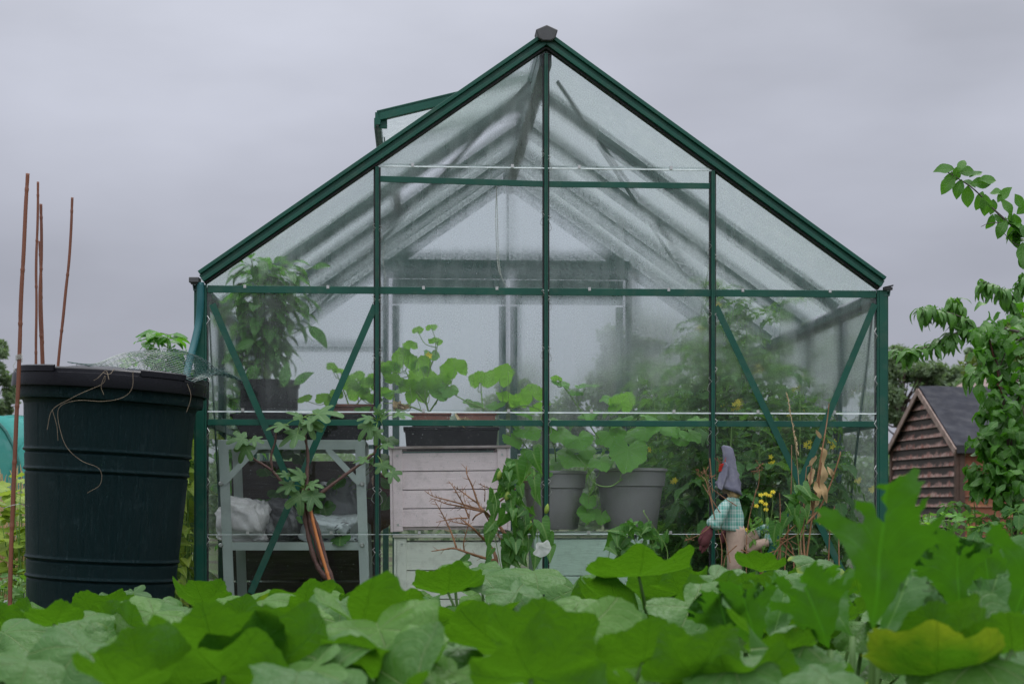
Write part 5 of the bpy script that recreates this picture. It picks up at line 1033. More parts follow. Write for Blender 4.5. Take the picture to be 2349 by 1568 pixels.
# ================================================================ dry stems, flowers by the glass
def stems(name,label,cat,lines,Y,mat,r=.0018,umb=(),seed=1,extra=None,foot=True):
    rg=random.Random(seed); b0=at(*lines[0][0],Y); b0.z=0; o=thing(name,label,cat,tuple(b0)); org=vec(b0); b=MB(); qq=lambda px,py: vec(at(px,py,Y+rg.uniform(-.02,.02)))-org
    for i,l in enumerate(lines):
        P=[qq(*p) for p in l]
        if i==0 and foot: P=[np.array([0,0,-.02])]+P
        S=spline(P,5); b.tube(S,taper(len(S),r*1.3,r*.6),5)
    for (px,py) in umb:
        p=qq(px,py)
        for _ in range(9): e=p+rv(rg,.018)+np.array([0,0,.006]); b.tube([p,e],.0007,3); b.tube([e,e+np.array([0,0,.003])],.0018,4)
    b.build('stems',M[mat],o); 
    if extra: extra(o,qq,rg)
    return o
stems('dead_seedhead','dry brown umbel seedheads on stalks left of the standing doll','dead plant',[[(1655,1320),(1655,1250),(1640,1190),(1628,1120),(1618,1085)],[(1640,1190),(1622,1110),(1610,1090)],[(1655,1180),(1630,1140),(1612,1110)],[(1690,1160),(1660,1140),(1630,1118)],[(1655,1175),(1620,1215),(1585,1235),(1570,1240)],[(1675,1290),(1665,1240),(1650,1205)],[(1690,1250),(1665,1275),(1660,1300)],[(1628,1050),(1635,1130)]],5.66,'drystem',.0016,umb=[(1616,1086),(1606,1092),(1630,1092),(1650,1060),(1582,1236)],seed=3)
stems('dead_seedhead','thin dry seedhead stalk just right of the standing doll','dead plant',[[(1712,1300),(1714,1220),(1725,1160),(1740,1110),(1742,1075)],[(1726,1160),(1735,1120)]],5.7,'drystem',.0015,umb=[(1742,1068),(1735,1080)],seed=4)
def yf(o,qq,rg):
    for (px,py) in ((1745,1135),(1756,1133),(1766,1136),(1773,1128),(1746,1150),(1735,1160),(1756,1156),(1757,1168),(1743,1195),(1711,1215)):
        fb=MB(); p=qq(px,py)
        for kk in range(9): a=kk*.7; simple_leaf(fb,p,[math.cos(a),-.2,.5*math.sin(a)+.25],[0,-.6,.8],.010,.006,rg,fold=.1,droop=.3,n=2)
        fb.build('flower',M['yellow'],o)
    lb=MB()
    for _ in range(60): simple_leaf(lb,qq(rg.uniform(1715,1790),rg.uniform(1180,1290)),rv(rg),[0,-.5,1],.035,.012,rg)
    lb.build('foliage',M['weed'],o)
stems('yellow_wildflower','small yellow daisy flowers on thin green stalks right of the standing doll','flower',[[(1750,1300),(1748,1220),(1746,1137)],[(1752,1260),(1760,1180),(1756,1135)],[(1752,1260),(1770,1180),(1773,1130)],[(1748,1230),(1738,1190),(1735,1162)],[(1752,1240),(1757,1190),(1756,1158)],[(1740,1250),(1720,1230),(1711,1217)]],5.74,'stem',.0010,seed=5,extra=yf)
def dl(o,qq,rg):
    lb=MB()
    for (px,py,L,dx,dz) in ((1872,1000,.05,.5,-.9),(1882,1040,.10,.3,-1),(1888,1075,.10,.1,-1),(1862,1090,.09,-.1,-1),(1868,1120,.09,.3,-1),(1885,1120,.09,.2,-1),(1862,1160,.09,0,-1),(1880,1180,.10,.2,-1),(1895,1205,.08,.5,-1),(1870,1060,.06,-.4,-1),(1898,1085,.06,.6,-.9),(1876,1140,.08,.1,-1)):
        simple_leaf(lb,qq(px,py-15),[dx,rg.uniform(-.5,.2),dz],[rg.uniform(-.5,.5),-1,rg.uniform(-.3,.3)],L*rg.uniform(.8,1.1),L*.27,rg,fold=rg.uniform(.3,.9),droop=rg.uniform(.5,2),wave=.12,n=8)
    lb.build('withered_leaves',M['dryleaf'],o,smooth=True)
stems('dead_rose_stem','tall dead brown stem hung with tan withered leaves by the right brace','dead plant',[[(1845,1330),(1850,1280),(1868,1150),(1878,1080),(1890,1010),(1898,960),(1902,925)],[(1868,1190),(1858,1120),(1855,1100)],[(1850,1200),(1880,1165),(1905,1110),(1925,1050),(1928,1035)],[(1875,1130),(1885,1060)],[(1846,1280),(1843,1200),(1858,1110),(1863,1050)]],5.6,'drystem',.0032,seed=6,extra=dl)
def sd(o,qq,rg):
    b=MB()
    for i in range(46):
        t_=i/45; p=qq(1805+t_*26,905+t_*140); simple_leaf(b,p,[rg.uniform(-.5,.5),rg.uniform(-.4,.4),1],[rg.uniform(-1,1),-1,0],.012,.004,rg,fold=.3,n=2)
    b.build('seed_head',M['palestem'],o)
stems('grass_stalk','single tall pale grass stalk with a seed head before the right brace','grass',[[(1838,1320),(1836,1200),(1832,1100),(1822,1000),(1806,905)]],5.62,'palestem',.0015,seed=7,extra=sd)
stems('dead_twigs','tangle of thin dark and tan dead twigs under the crossing of the right braces','dead plant',[[(1800,1320),(1806,1240),(1815,1120),(1816,1020)],[(1830,1300),(1842,1180),(1850,1070)],[(1790,1300),(1790,1170),(1788,1130)],[(1780,1290),(1800,1230),(1830,1200),(1860,1180)],[(1760,1300),(1790,1250),(1830,1225),(1850,1215)],[(1822,1320),(1818,1260),(1800,1235),(1780,1240)],[(1840,1320),(1838,1260),(1815,1240)],[(1900,1300),(1905,1200),(1915,1160)],[(1925,1300),(1925,1220),(1935,1190)],[(1700,1260),(1740,1275),(1790,1262),(1830,1290)],[(1880,1300),(1860,1280),(1840,1290)],[(1790,1240),(1830,1280),(1870,1300)]],5.68,'drystem',.0022,seed=8)
lv=[(1828,1118,30,-.3,.6),(1850,1125,50,.5,-.7),(1828,1150,60,.2,-.8),(1812,1165,50,-.6,-.7),(1822,1185,60,-.1,-1),(1850,1145,56,.6,-.5),(1800,1200,50,-.4,-.9),(1790,1220,40,.2,-1),(1838,1205,56,.3,-1),(1865,1140,40,.7,-.3),(1815,1140,36,-.7,.3),(1775,1225,60,-.2,-1),(1850,1180,44,.3,-1)]
bindw('bindweed','bright green bindweed shoots twining up below the crossed right braces',[[(1835,1320),(1830,1200),(1835,1120)],[(1835,1260),(1815,1180),(1800,1150)],[(1835,1240),(1855,1180),(1860,1130)]],lv,5.58,68)

# ================================================================ shed
c0=at(2200,1157,18.0); c1=at(2050,1157,20.1); gd=Vector((c1.x-c0.x,c1.y-c0.y,0)); GW=gd.length; gang=math.atan2(gd.y,gd.x)
sh=thing('garden_shed','weathered dark wooden shed with overlapping boards and black felt roof','shed',(c0.x,c0.y,0),gang)   # local x runs back along the gable, local -y... 
# local frame: x along gable (0..GW), y to the left of it; the side wall runs towards -y
LS=2.5; EV=at(0,1018,18.).z; AP=at(0,893,19.05).z
RB=random.Random(8)
def boardwall(b,x0,x1,zmax,plane,step=.115,flip=1):
    z=.02
    while z<zmax(0)+2 and z<3:
        zt=z+step
        a,c=x0,x1
        if plane=='gable':
            if z>EV: 
                tt=(z+.0-EV)/(AP-EV); a=x0+(x1-x0)*.5*tt; c=x1-(x1-x0)*.5*tt
            if z>AP-.02: break
            t2=max(0,(zt-EV)/(AP-EV)); a2=x0+(x1-x0)*.5*min(1,t2); c2=x1-(x1-x0)*.5*min(1,t2)
            if zt<=EV: a2,c2=a,c
            y0,y1=.030+RB.uniform(-.003,.006),.008; z_=z; z=z+RB.uniform(-.007,.004)
            b.add([(a,y0,z),(c,y0,z),(c2,y1,zt),(a2,y1,zt),(a,-.0,z),(c,-.0,z),(c2,-.0,zt),(a2,-.0,zt)],[(0,3,2,1),(4,5,6,7),(0,1,5,4),(2,3,7,6),(0,4,7,3),(1,2,6,5)]); z=z_
        else:
            if zt>EV+.04: break
            b.add([(-.03,a,z),(-.03,c,z),(-.008,c,zt),(-.008,a,zt),(0,a,z),(0,c,z),(0,c,zt),(0,a,zt)],[(0,1,2,3),(4,7,6,5),(0,4,5,1),(3,2,6,7),(0,3,7,4),(1,5,6,2)])
        z+=step
def worn(name,dark,pale,red,amt):
    t=NT(name); v=t.obj(); s=t.n('ShaderNodeSeparateXYZ',{0:v}); fr=t.math('FRACT',t.math('DIVIDE',t.math('SUBTRACT',s.outputs[2],.02),.115))
    n1=t.noise(t.map(v,(3,3,9)),1,8,.7); n2=t.noise(t.map(v,(22,22,2)),1,5,.6); wear=t.math('ADD',t.math('ADD',t.math('MULTIPLY',n1,.9),t.math('MULTIPLY',n2,.5)),t.math('MULTIPLY',t.rng(fr,.0,.75,1,0),amt))
    c=t.mix(t.rng(wear,.84,.98),t.mix(n2,dark,tuple(x*.5 for x in dark)),t.mix(t.rng(n2,.4,.6),pale,red)); edge=t.rng(fr,.0,.07,.5,0); c=t.mix(edge,c,(.36,.27,.23))
    return t.finish(t.n('ShaderNodeBsdfPrincipled',{'Base Color':c,'Roughness':.75,'Normal':t.bump(t.noise(t.map(v,(8,8,70)),1,5),.5,.01)}).outputs[0])
mg=worn('weathered_boards',(.028,.019,.015),(.42,.30,.27),(.20,.075,.055),.34); ms=worn('stained_boards',(.20,.065,.025),(.40,.17,.065),(.11,.04,.02),.28)
b=MB(); boardwall(b,0,GW,lambda x:EV,'gable'); b.build('gable_wall',mg,sh)
b=MB(); boardwall(b,-LS,-.0,lambda x:EV,'side'); ob=b.build('side_wall',ms,sh)
b=MB(); boardwall(b,-LS,-.0,lambda x:EV,'side'); V=b.v; 
for a_ in V: a_[:,0]=GW-a_[:,0]
b.build('far_wall',mg,sh)
b=MB(); b.box((.0,.02,EV/2),(.075,.05,EV)); b.box((-.035,-.02,EV/2),(.03,.06,EV)); bevel(b.build('corner_post',surf('dark_wood',(.09,.05,.035),(.05,.03,.022),9,.8,.4),sh),.004)
b=MB(); b.box((GW,.02,EV/2),(.06,.05,EV)); b.build('corner_post',bpy.data.materials['dark_wood'],sh)
felt=surf('roof_felt',(.034,.036,.046),(.024,.025,.032),3,.8,.3,80,spec=.12,dirt=(.07,.073,.085),dscale=2,damt=.4)
tv=Vector((GW/2,0,AP-EV)).normalized(); nv=Vector((-tv.z,0,tv.x))
b=MB(); y0,y1=.07,-LS-.06
for (xa,xb,sg) in ((GW/2,-.10,1),(GW/2,GW+.10,-1)):
    za=AP+.03; zb_=AP+.03-(AP-EV)*abs(xb-xa)/(GW/2)
    V=[];m=10
    for i in range(m+1):
        for j in range(13):
            f_=i/m; V.append((xa+(xb-xa)*f_,y0+(y1-y0)*j/12,za+(zb_-za)*f_+.006*math.sin(i*2+j*1.7)+(.004 if f_>.52 else .010)))
    V+= [(x,y,z-.022) for x,y,z in V]; nn=(m+1)*13; Fc=[]
    for i in range(m):
        for j in range(12):
            a=i*13+j; Fc+=[(a,a+1,a+14,a+13),(nn+a,nn+a+13,nn+a+14,nn+a+1)]
    for i in range(m): a=i*13; Fc+=[(a,a+13,nn+a+13,nn+a)]; a+=12; Fc+=[(a,nn+a,nn+a+13,a+13)]
    for j in range(12): a=m*13+j; Fc+=[(a,a+1,nn+a+1,nn+a)]; Fc+=[(j,nn+j,nn+j+1,j+1)]
    b.add(V,Fc)
rf=b.build('roof',felt,sh,smooth=False)
b=MB(); b.box((-.105,(y0+y1)/2,EV-.06+.0),(.012,y0-y1,.09)); b.build('fascia',surf('black_fascia',(.02,.02,.024),None,5,.5),sh)
for xa,xb in ((-.11,GW/2),(GW+.11,GW/2)):
    b=MB(); zl=AP-(AP-EV)*(abs(xa-GW/2))/(GW/2); b.bar((xa,.085,zl-.02),(xb,.085,AP-.02),.018,.075,up=(0,0,1)); bevel(b.build('bargeboard',surf('pale_board',(.30,.22,.19),(.16,.11,.09),12,.8,.4,40) if 'pale_board' not in bpy.data.materials else bpy.data.materials['pale_board'],sh),.003)
# second roof behind
o=thing('outbuilding','distant shed with a brownish pink roof behind the felted one','shed',tuple(at(2345,1157,27)),.25); o.location.z=0
b=MB(); wz=at(0,905,27).z; hw=.75; b.box((0,0,wz/2),(2*hw,3.,wz)); b.build('walls',surf('dull_boards',(.12,.08,.06),(.08,.05,.04),6,.8),o)
b=MB(); az=at(0,846,27).z; V=[(-hw-.1,-1.6,wz-.06),(0,-1.6,az),(hw+.1,-1.6,wz-.06),(-hw-.1,1.6,wz-.06),(0,1.6,az),(hw+.1,1.6,wz-.06)]; b.add(V,[(0,1,2),(5,4,3),(0,3,4,1),(1,4,5,2),(0,2,5,3)]); b.build('roof',surf('pink_roof',(.24,.17,.16),(.16,.11,.10),5,.8),o)

# ================================================================ fruit trees on the right
def branchy(o,org,lines,Y,mat,r0,r1,qq): 
    b=MB(); out=[]
    for l in lines:
        S=spline([qq(*p) for p in l[0]],7); b.tube(S,[(l[2]+(l[1]-l[2])*(1-i/(len(S)-1))**(3 if l[1]>.03 else 1))*(1+.1*math.sin(i*1.7)) for i in range(len(S))],7); out.append(S)
    b.build('trunk',M[mat],o,smooth=True); return out
rg=random.Random(81); AY=6.0
bs=at(2520,1157,AY); bs.z=0; o=thing('apple_tree','apple branch with oval leaves reaching in against the upper right sky','tree',tuple(bs)); org=vec(bs); qq=lambda px,py,dy=0.: vec(at(px,py,AY+dy))-org
SS=branchy(o,org,[([(2520,1560,0),(2515,1200,0),(2500,900,0),(2460,680,0),(2400,585,0),(2349,540,0),(2290,490,0),(2235,435,0),(2190,405,0),(2168,392,0)],.05,.002),([(2400,585,0),(2370,570,0),(2330,560,0),(2300,532,0)],.003,.001),([(2310,510,0),(2270,512,-.02),(2250,520,-.02)],.0018,.001),([(2187,404,0),(2180,388,0)],.0016,.001),([(2430,640,0),(2380,610,0),(2352,590,0)],.004,.0012)],AY,'barkgrey',0,0,qq)
lb,sb=MB(),MB()
ap=[(2172,385,46,-1,.2),(2195,395,40,-.3,-1),(2205,380,34,.2,.9),(2215,392,44,.9,.2),(2178,418,50,-.7,-.8),(2200,428,44,-.4,-1),(2220,445,48,0,-1),(2235,400,34,.8,.4),(2245,420,46,.9,0),(2262,412,42,1,.1),(2250,455,44,-.3,-1),(2262,465,50,.1,-1),(2285,440,36,1,.2),(2277,470,36,-.2,-1),(2300,450,44,.4,.6),(2310,470,46,.7,-.6),(2290,500,34,.6,-.8),(2318,495,34,.3,-.9),(2275,505,36,-.2,-1),(2300,520,44,-.5,-.8),(2330,505,40,.3,-.9),(2325,530,48,-.2,-1),(2340,520,40,.6,-.7),(2345,480,40,.5,.5),(2340,465,36,-.4,.7),(2347,578,60,0,-1),(2346,600,40,.4,-.8),(2190,405,36,-.8,.1),(2228,420,36,-.5,.6),(2330,548,36,.3,-.9)]
for (px,py,s,dx,dz) in ap:
    p=qq(px,py,rg.uniform(-.05,.03)); L=s*1.62e-3; dr=np.array([dx,rg.uniform(-.5,.1),dz]); simple_leaf(lb,p-dr/np.linalg.norm(dr)*L*.4,dr,[rg.uniform(-.6,.6),-1,rg.uniform(.2,1)],L*1.05,L*.62,rg,fold=.35,droop=rg.uniform(.2,1.1),n=7,wave=.05,peak=.5)
for S in SS[:1]:
    for i in range(8,len(S)-22):
        for _ in range(2): a=rg.uniform(0,6.28); L=rg.uniform(.045,.07); simple_leaf(lb,S[i]+rv(rg,.02),[math.cos(a),math.sin(a),rg.uniform(-1,.2)],[0,-.6,1],L,L*.6,rg,n=6,peak=.5)
lb.build('foliage',M['apple'],o,smooth=True)
# peach
PYY=8.6; bs=at(2560,1157,PYY); bs.z=0; o=thing('peach_tree','peach tree branches with long drooping leaves above the shed','tree',tuple(bs)); org=vec(bs); qq=lambda px,py,dy=0.: vec(at(px,py,PYY+dy))-org
SS=branchy(o,org,[([(2560,1450,0),(2550,1100,0),(2500,880,0),(2420,800,0),(2349,765,0),(2280,750,0),(2215,757,0)],.06,.008),([(2215,757,0),(2180,770,0),(2150,785,0),(2110,800,-.1),(2060,808,-.15)],.007,.002),([(2215,757,0),(2220,735,0),(2170,715,-.05),(2130,708,-.05),(2112,712,-.1)],.005,.002),([(2225,755,0),(2205,720,.05),(2195,690,.05),(2180,690,0)],.004,.0015),([(2420,800,0),(2349,745,.1),(2330,690,.1),(2290,660,.05),(2250,645,0)],.014,.002),([(2360,770,0),(2300,800,.2),(2250,850,.25),(2220,860,.3)],.006,.002),([(2330,690,.1),(2345,640,.1),(2370,620,.1)],.004,.002)],PYY,'barkgrey',0,0,qq)
lb=MB()
for k_,S in enumerate(SS):
    i0=int(len(S)*.75) if k_==0 else int(len(S)*.12)
    for i in range(i0,len(S)):
        for _ in range(4 if k_ else 3):
            L=rg.uniform(.07,.12); s_=rg.choice([-1,1]); dr=np.array([rg.uniform(-.8,.5),s_*rg.uniform(.1,.7),rg.uniform(-.6,.1)]); simple_leaf(lb,S[i]+rv(rg,.02),dr,[rg.uniform(-.3,.3),-.3,1],L,L*.26,rg,fold=.35,droop=rg.uniform(.9,2.0),n=8,peak=.45)
lb.build('foliage',M['peach'],o,smooth=True)
# plum sapling
PL=6.6; bs=at(2330,1157,PL); bs.z=0; o=thing('plum_tree','young plum tree with rounded glossy leaves and red shoots right of the shed','tree',tuple(bs)); org=vec(bs); qq=lambda px,py,dy=0.: vec(at(px,py,PL+dy))-org
SS=branchy(o,org,[([(2345,1500,0),(2335,1250,0),(2320,1050,0),(2300,920,0),(2290,850,0),(2272,790,0),(2262,742,0)],.016,.0025),([(2310,980,0),(2340,900,.1),(2370,850,.1)],.007,.003),([(2325,1100,0),(2270,1040,-.1),(2240,1000,-.1)],.006,.002),([(2330,1200,0),(2380,1080,0),(2410,960,.1)],.008,.003),([(2325,1080,0),(2290,1000,.15),(2262,930,.15)],.006,.002),([(2290,850,0),(2310,800,.05),(2325,770,.05)],.003,.0015),([(2330,1160,0),(2260,1110,-.1),(2235,1080,-.1)],.005,.002),([(2380,1080,0),(2360,1000,-.15),(2345,930,-.15)],.005,.002),([(2330,1180,0),(2290,1120,-.15),(2270,1060,-.2)],.005,.002)],PL,'bark',0,0,qq)
b=MB()
for pts in ([(2292,870,-.02),(2280,820,-.02),(2268,770,-.02)],[(2340,1150,-.05),(2310,1148,-.08),(2300,1152,-.1)],[(2300,905,-.02),(2288,880,-.04)]): b.tube(spline([qq(*p) for p in pts],5),.003,6)
b.build('red_shoots',M['redstem'],o,smooth=True)
lb=MB()
def outl(py): # left outline of the crown in the picture
    return np.interp(py,[730,760,800,850,900,960,1000,1060,1100,1140,1200],[2255,2240,2236,2225,2232,2268,2245,2262,2238,2262,2300])
for k_,S in enumerate(SS):
    for i in range(int(len(S)*(.12 if k_ else .35)),len(S)):
        for _ in range(6 if k_!=5 else 3):
            p=S[i]+rv(rg,.14)*np.array([1,1,.7]); px=1174.5+F*(p[0]+org[0])/(p[1]+org[1]); py=1157-F*(p[2]+org[2]-HC)/(p[1]+org[1])
            if px<outl(py)+12*rg.random() : p=S[i]+rv(rg,.03)
            if py>1150: continue
            L=rg.uniform(.05,.085); a=rg.uniform(0,6.28); simple_leaf(lb,p,[math.cos(a),math.sin(a),rg.uniform(-.9,.4)],[rg.uniform(-.5,.5),-.6,1],L,L*rg.uniform(.5,.72),rg,fold=rg.uniform(.2,.7),droop=rg.uniform(.3,1.8),n=6,wave=.09,peak=.48)
lb.build('foliage',M['plum'],o,smooth=True)

# ================================================================ background trees and hedge
def tree(label,px,pyt,wpx,Y,n,seed,mat='tree',trunk=True,flat=.8,ls=.16,grp=None,gap=.0):
    rg=random.Random(seed); bs=at(px,1157,Y); bs.z=0; zt=at(0,pyt,Y).z; wd=wpx/F*Y; o=thing('tree',label,'tree',tuple(bs),0,grp); b=MB()
    tr=spline([(0,0,0),(wd*.03,0,zt*.3),(-wd*.02,0,zt*.6),(0,0,zt*.85)],5); b.tube(tr,taper(len(tr),.05*zt**.7*.6,.02),8); lb=MB(); cl=[]
    for i in range(60):
        f=rg.uniform(.06,1.0); rad_=wd*.5*math.sin(math.pi*min(.96,f*.78+.14))**.6; a=rg.uniform(0,6.28); rr=rad_*rg.uniform(.35,1.)
        c=np.array([math.cos(a)*rr,math.sin(a)*rr*flat,zt*f*.93]); cl.append((c,wd*rg.uniform(.07,.14)))
        j=min(len(tr)-1,int(f*.8*len(tr))); mid=(tr[j]+c)/2+np.array([0,0,-.05*zt*rg.random()]); b.tube(spline([tr[j],mid,c],3),taper(7,.018*zt/3,.005),5)
    b.build('trunk',M['bark'],o,smooth=True)
    P=[];N_=[]
    for _ in range(n):
        c,r=rg.choice(cl); v=np.array([rg.gauss(0,1) for _ in range(3)]); v/=np.linalg.norm(v)+1e-9; P.append(c+v*r*rg.uniform(.35,1.05)*np.array([1,1,.75]))
    P=np.array(P); k=len(P); A=np.random.RandomState(seed); d=A.normal(size=(k,3)); d/=np.linalg.norm(d,axis=1)[:,None]; e=np.cross(d,A.normal(size=(k,3))); e/=np.linalg.norm(e,axis=1)[:,None]; s=(ls*A.uniform(.6,1.2,k))[:,None]
    nn=np.cross(d,e); V=np.stack([P-d*s*.5,P+e*s*.28+nn*s*.06,P+d*s*.5-nn*s*.1,P-e*s*.28+nn*s*.06],1).reshape(-1,3); idx=np.arange(k)*4
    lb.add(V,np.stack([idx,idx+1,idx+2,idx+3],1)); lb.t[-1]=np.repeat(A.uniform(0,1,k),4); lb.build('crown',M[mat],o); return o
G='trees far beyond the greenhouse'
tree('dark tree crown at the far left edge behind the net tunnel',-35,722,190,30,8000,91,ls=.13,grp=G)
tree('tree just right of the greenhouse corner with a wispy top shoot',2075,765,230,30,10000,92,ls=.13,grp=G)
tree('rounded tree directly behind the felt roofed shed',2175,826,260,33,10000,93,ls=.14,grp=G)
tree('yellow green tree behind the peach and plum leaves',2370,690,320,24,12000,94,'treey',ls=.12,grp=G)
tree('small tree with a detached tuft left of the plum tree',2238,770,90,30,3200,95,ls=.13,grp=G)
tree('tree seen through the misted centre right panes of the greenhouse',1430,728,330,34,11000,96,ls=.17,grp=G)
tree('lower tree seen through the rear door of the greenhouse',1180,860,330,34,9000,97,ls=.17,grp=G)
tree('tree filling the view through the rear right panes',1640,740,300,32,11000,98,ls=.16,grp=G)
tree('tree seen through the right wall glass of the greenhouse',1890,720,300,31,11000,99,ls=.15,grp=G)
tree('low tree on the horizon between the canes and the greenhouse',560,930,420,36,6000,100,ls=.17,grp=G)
# long low hedge on the horizon
A=np.random.RandomState(5); k=60000; P=np.stack([A.uniform(-16,20,k),26+A.normal(0,.5,k),A.uniform(0,1,k)],1); hh=1.25+.25*np.sin(P[:,0]*1.3)+.12*np.sin(P[:,0]*4.1); P[:,2]=hh*np.sqrt(P[:,2])
d=A.normal(size=(k,3)); d/=np.linalg.norm(d,axis=1)[:,None]; e=np.cross(d,A.normal(size=(k,3))); e/=np.linalg.norm(e,axis=1)[:,None]; s=(.13*A.uniform(.6,1.2,k))[:,None]; V=np.stack([P-d*s*.5,P+e*s*.28,P+d*s*.5,P-e*s*.28],1).reshape(-1,3); idx=np.arange(k)*4
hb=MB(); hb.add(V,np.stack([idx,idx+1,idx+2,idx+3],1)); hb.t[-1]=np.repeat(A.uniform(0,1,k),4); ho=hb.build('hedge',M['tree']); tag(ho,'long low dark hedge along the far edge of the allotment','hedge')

# ================================================================ right bed: potato and tomato foliage, flowers
leafy('potato_plant','pale green potato plants low in front of the shed',(2070,2200),1165,7.2,90,71,'tomato',.20,.4,stems=14,depth=.8,kind='comp',rag=.05)
leafy('tomato_bush','bushy tomato plant below the plum tree at the right edge',(2230,2400),1140,6.5,120,72,'tomato',.22,.4,stems=14,depth=.6,kind='comp',rag=.05)
leafy('squash_plant','squash plant with small lobed leaves between corner post and shed',(2060,2240),1130,6.2,46,73,'melon',.10,.8,stems=9,depth=.5,kind='fig',h0=.5,rag=.06)
# ================================================================ foreground vegetable bed
def bed_plant(name,label,x,y,heroes,n,area,seed,kind,mat,zc=.40,R0=(.082,.13),under=.22,agep=.12,cat='pumpkin plant'):
    rg=random.Random(seed); o=thing(name,label,cat,(x,y,0)); org=np.array([x,y,0.]); lb,sb=MB(),MB()
    def put(p,tip,nrm,r,age=0,tint=None,**kw):
        tip=np.array(tip,float); tn=tip/np.linalg.norm(tip); radial_leaf(lb,p,tip,nrm,r,kind,rg,age=age,tint=tint,seg=72,rings=5,**kw)
        f=np.array([p[0]*.55+rg.uniform(-.08,.08),p[1]*.7+rg.uniform(-.05,.1),-.02]); nn=np.array(nrm,float); nn/=np.linalg.norm(nn); S=spline([f,(f+p)/2+np.array([rg.uniform(-.03,.03),rg.uniform(-.03,.03),.0]),p-nn*.004],6); sb.tube(S,taper(len(S),.0062,.0034),8)
    for h in heroes:
        px,py,Y,wpx,face=h[:5]; age=h[5] if len(h)>5 else 0; yaw=h[6] if len(h)>6 else rg.uniform(-.3,.3)
        c=vec(at(px,py,Y))-org; r=wpx/F*Y*.5
        if face<0: nrm=np.array([rg.uniform(-.12,.12)+yaw*.3,-face*.62,.85]); tip=np.array([yaw,-.8,.6]); cu,dr=rg.uniform(.18,.38),rg.uniform(0,.05)
        else: face*=.75; nrm=np.array([rg.uniform(-.3,.3)+yaw*.3,-face,1-face*.3]); tip=np.array([yaw*1.5+rg.uniform(-.5,.5),-.7,-.5]); cu,dr=-rg.uniform(.1,.3),rg.uniform(.1,.35)
        nrm/=np.linalg.norm(nrm); tip=tip-nrm*np.dot(tip,nrm); tip/=np.linalg.norm(tip); p=c-tip*r*.30
        put(p,tip,nrm,r,age,cup=cu,ruffle=.07,droop=dr,fold=rg.uniform(-.1,.15))
    for _ in range(int(n*1.7)):
        X=x+rg.uniform(-1,1)*area[0]; Y=y+rg.uniform(-1,1)*area[1]; z=zc-.012*max(0,y-3)+.012*X+rg.gauss(0,.022)
        r=rg.uniform(*R0)*(1-.09*max(0,y-2.4)); p=np.array([X,Y,z])-org
        if rg.random()<under: fc=-rg.uniform(.2,.5)
        else: fc=rg.uniform(-.05,.5)
        if fc<-.1: nrm=np.array([rg.uniform(-.4,.4),-fc,1+fc*.6]); tip=np.array([rg.uniform(-.8,.8),-.6,.6]); cu,dr=rg.uniform(.05,.35),rg.uniform(0,.1); p[2]+=.01
        else: nrm=np.array([rg.uniform(-.45,.45),-fc,1-fc*.4]); tip=np.array([rg.uniform(-1,1),rg.uniform(-1,.3),-.3]); cu,dr=rg.uniform(-.45,.15),rg.uniform(0,.45)
        put(p,tip,nrm,r,age=(rg.uniform(.1,.32) if rg.random()<agep else rg.uniform(-.2,.05)),cup=cu,ruffle=rg.uniform(.06,.14),droop=dr,fold=rg.uniform(-.4,.35),twist=rg.uniform(-.25,.25))
    # lower tier that closes the view to the soil
    for _ in range(int(n*.8)):
        X=x+rg.uniform(-1,1)*area[0]; Y=y+rg.uniform(-1,1)*area[1]; r=rg.uniform(*R0); p=np.array([X,Y,zc*rg.uniform(.45,.75)])-org
        put(p,[rg.uniform(-1,1),rg.uniform(-1,1),-.2],[rg.uniform(-.5,.5),rg.uniform(-.6,.3),1],r,age=(.5 if rg.random()<.12 else 0),cup=rg.uniform(-.2,.2),ruffle=.08)
    lb.build('foliage',M[mat],o,smooth=True); sb.build('stems',M['bedstem'],o,smooth=True); return o
bed_plant('pumpkin_plant','nearest pumpkin plant at the bottom left with a broad glowing upturned leaf',-.38,2.35,
 [(495,1500,2.35,410,-.85,.02,-.1),(330,1480,2.55,230,.5),(170,1500,2.5,240,.55),(60,1530,2.3,200,.3),(260,1560,2.05,260,-.6,.2),(680,1560,2.1,240,.3)],7,(.30,.3),101,'pumpkin','pumpkin',zc=.375)
bed_plant('pumpkin_plant','nearest pumpkin plant in the bottom centre with grey green and upturned leaves',.02,2.4,
 [(880,1470,2.5,330,.75,0,.1),(870,1535,2.35,330,-.55,0,.2),(1235,1478,2.4,300,-.85,.05,.1),(1480,1495,2.35,270,-.9,.16,.05),(1060,1500,2.7,150,.5),(1350,1420,2.9,200,.3)],6,(.28,.3),102,'pumpkin','pumpkin',zc=.375)
bed_plant('pumpkin_plant','nearest pumpkin plant at the bottom right with a big yellowing leaf',.52,2.3,
 [(2150,1530,2.2,380,-.65,.42,-.2),(2320,1470,2.25,260,-.75,.12,-.3),(1690,1545,2.2,260,.4,.2),(1870,1560,2.1,220,.35),(1800,1500,2.5,200,-.5,.15)],6,(.3,.28),103,'pumpkin','pumpkin',zc=.37)
bed_plant('pumpkin_plant','pumpkin plant in the second row below the water butt',-.85,3.3,
 [(190,1440,3.2,210,.45),(110,1420,3.1,150,-.6,0,-.5),(330,1415,3.3,190,.55),(420,1400,3.5,150,.2)],15,(.42,.4),104,'pumpkin','pumpkin',zc=.33)
bed_plant('pumpkin_plant','pumpkin plant in the second row below the potting bench',-.20,3.35,
 [(690,1430,3.2,200,.6),(780,1400,3.3,160,.7),(930,1385,3.3,170,-.6,.1),(600,1385,3.4,160,.3)],14,(.36,.4),105,'pumpkin','pumpkin',zc=.35)
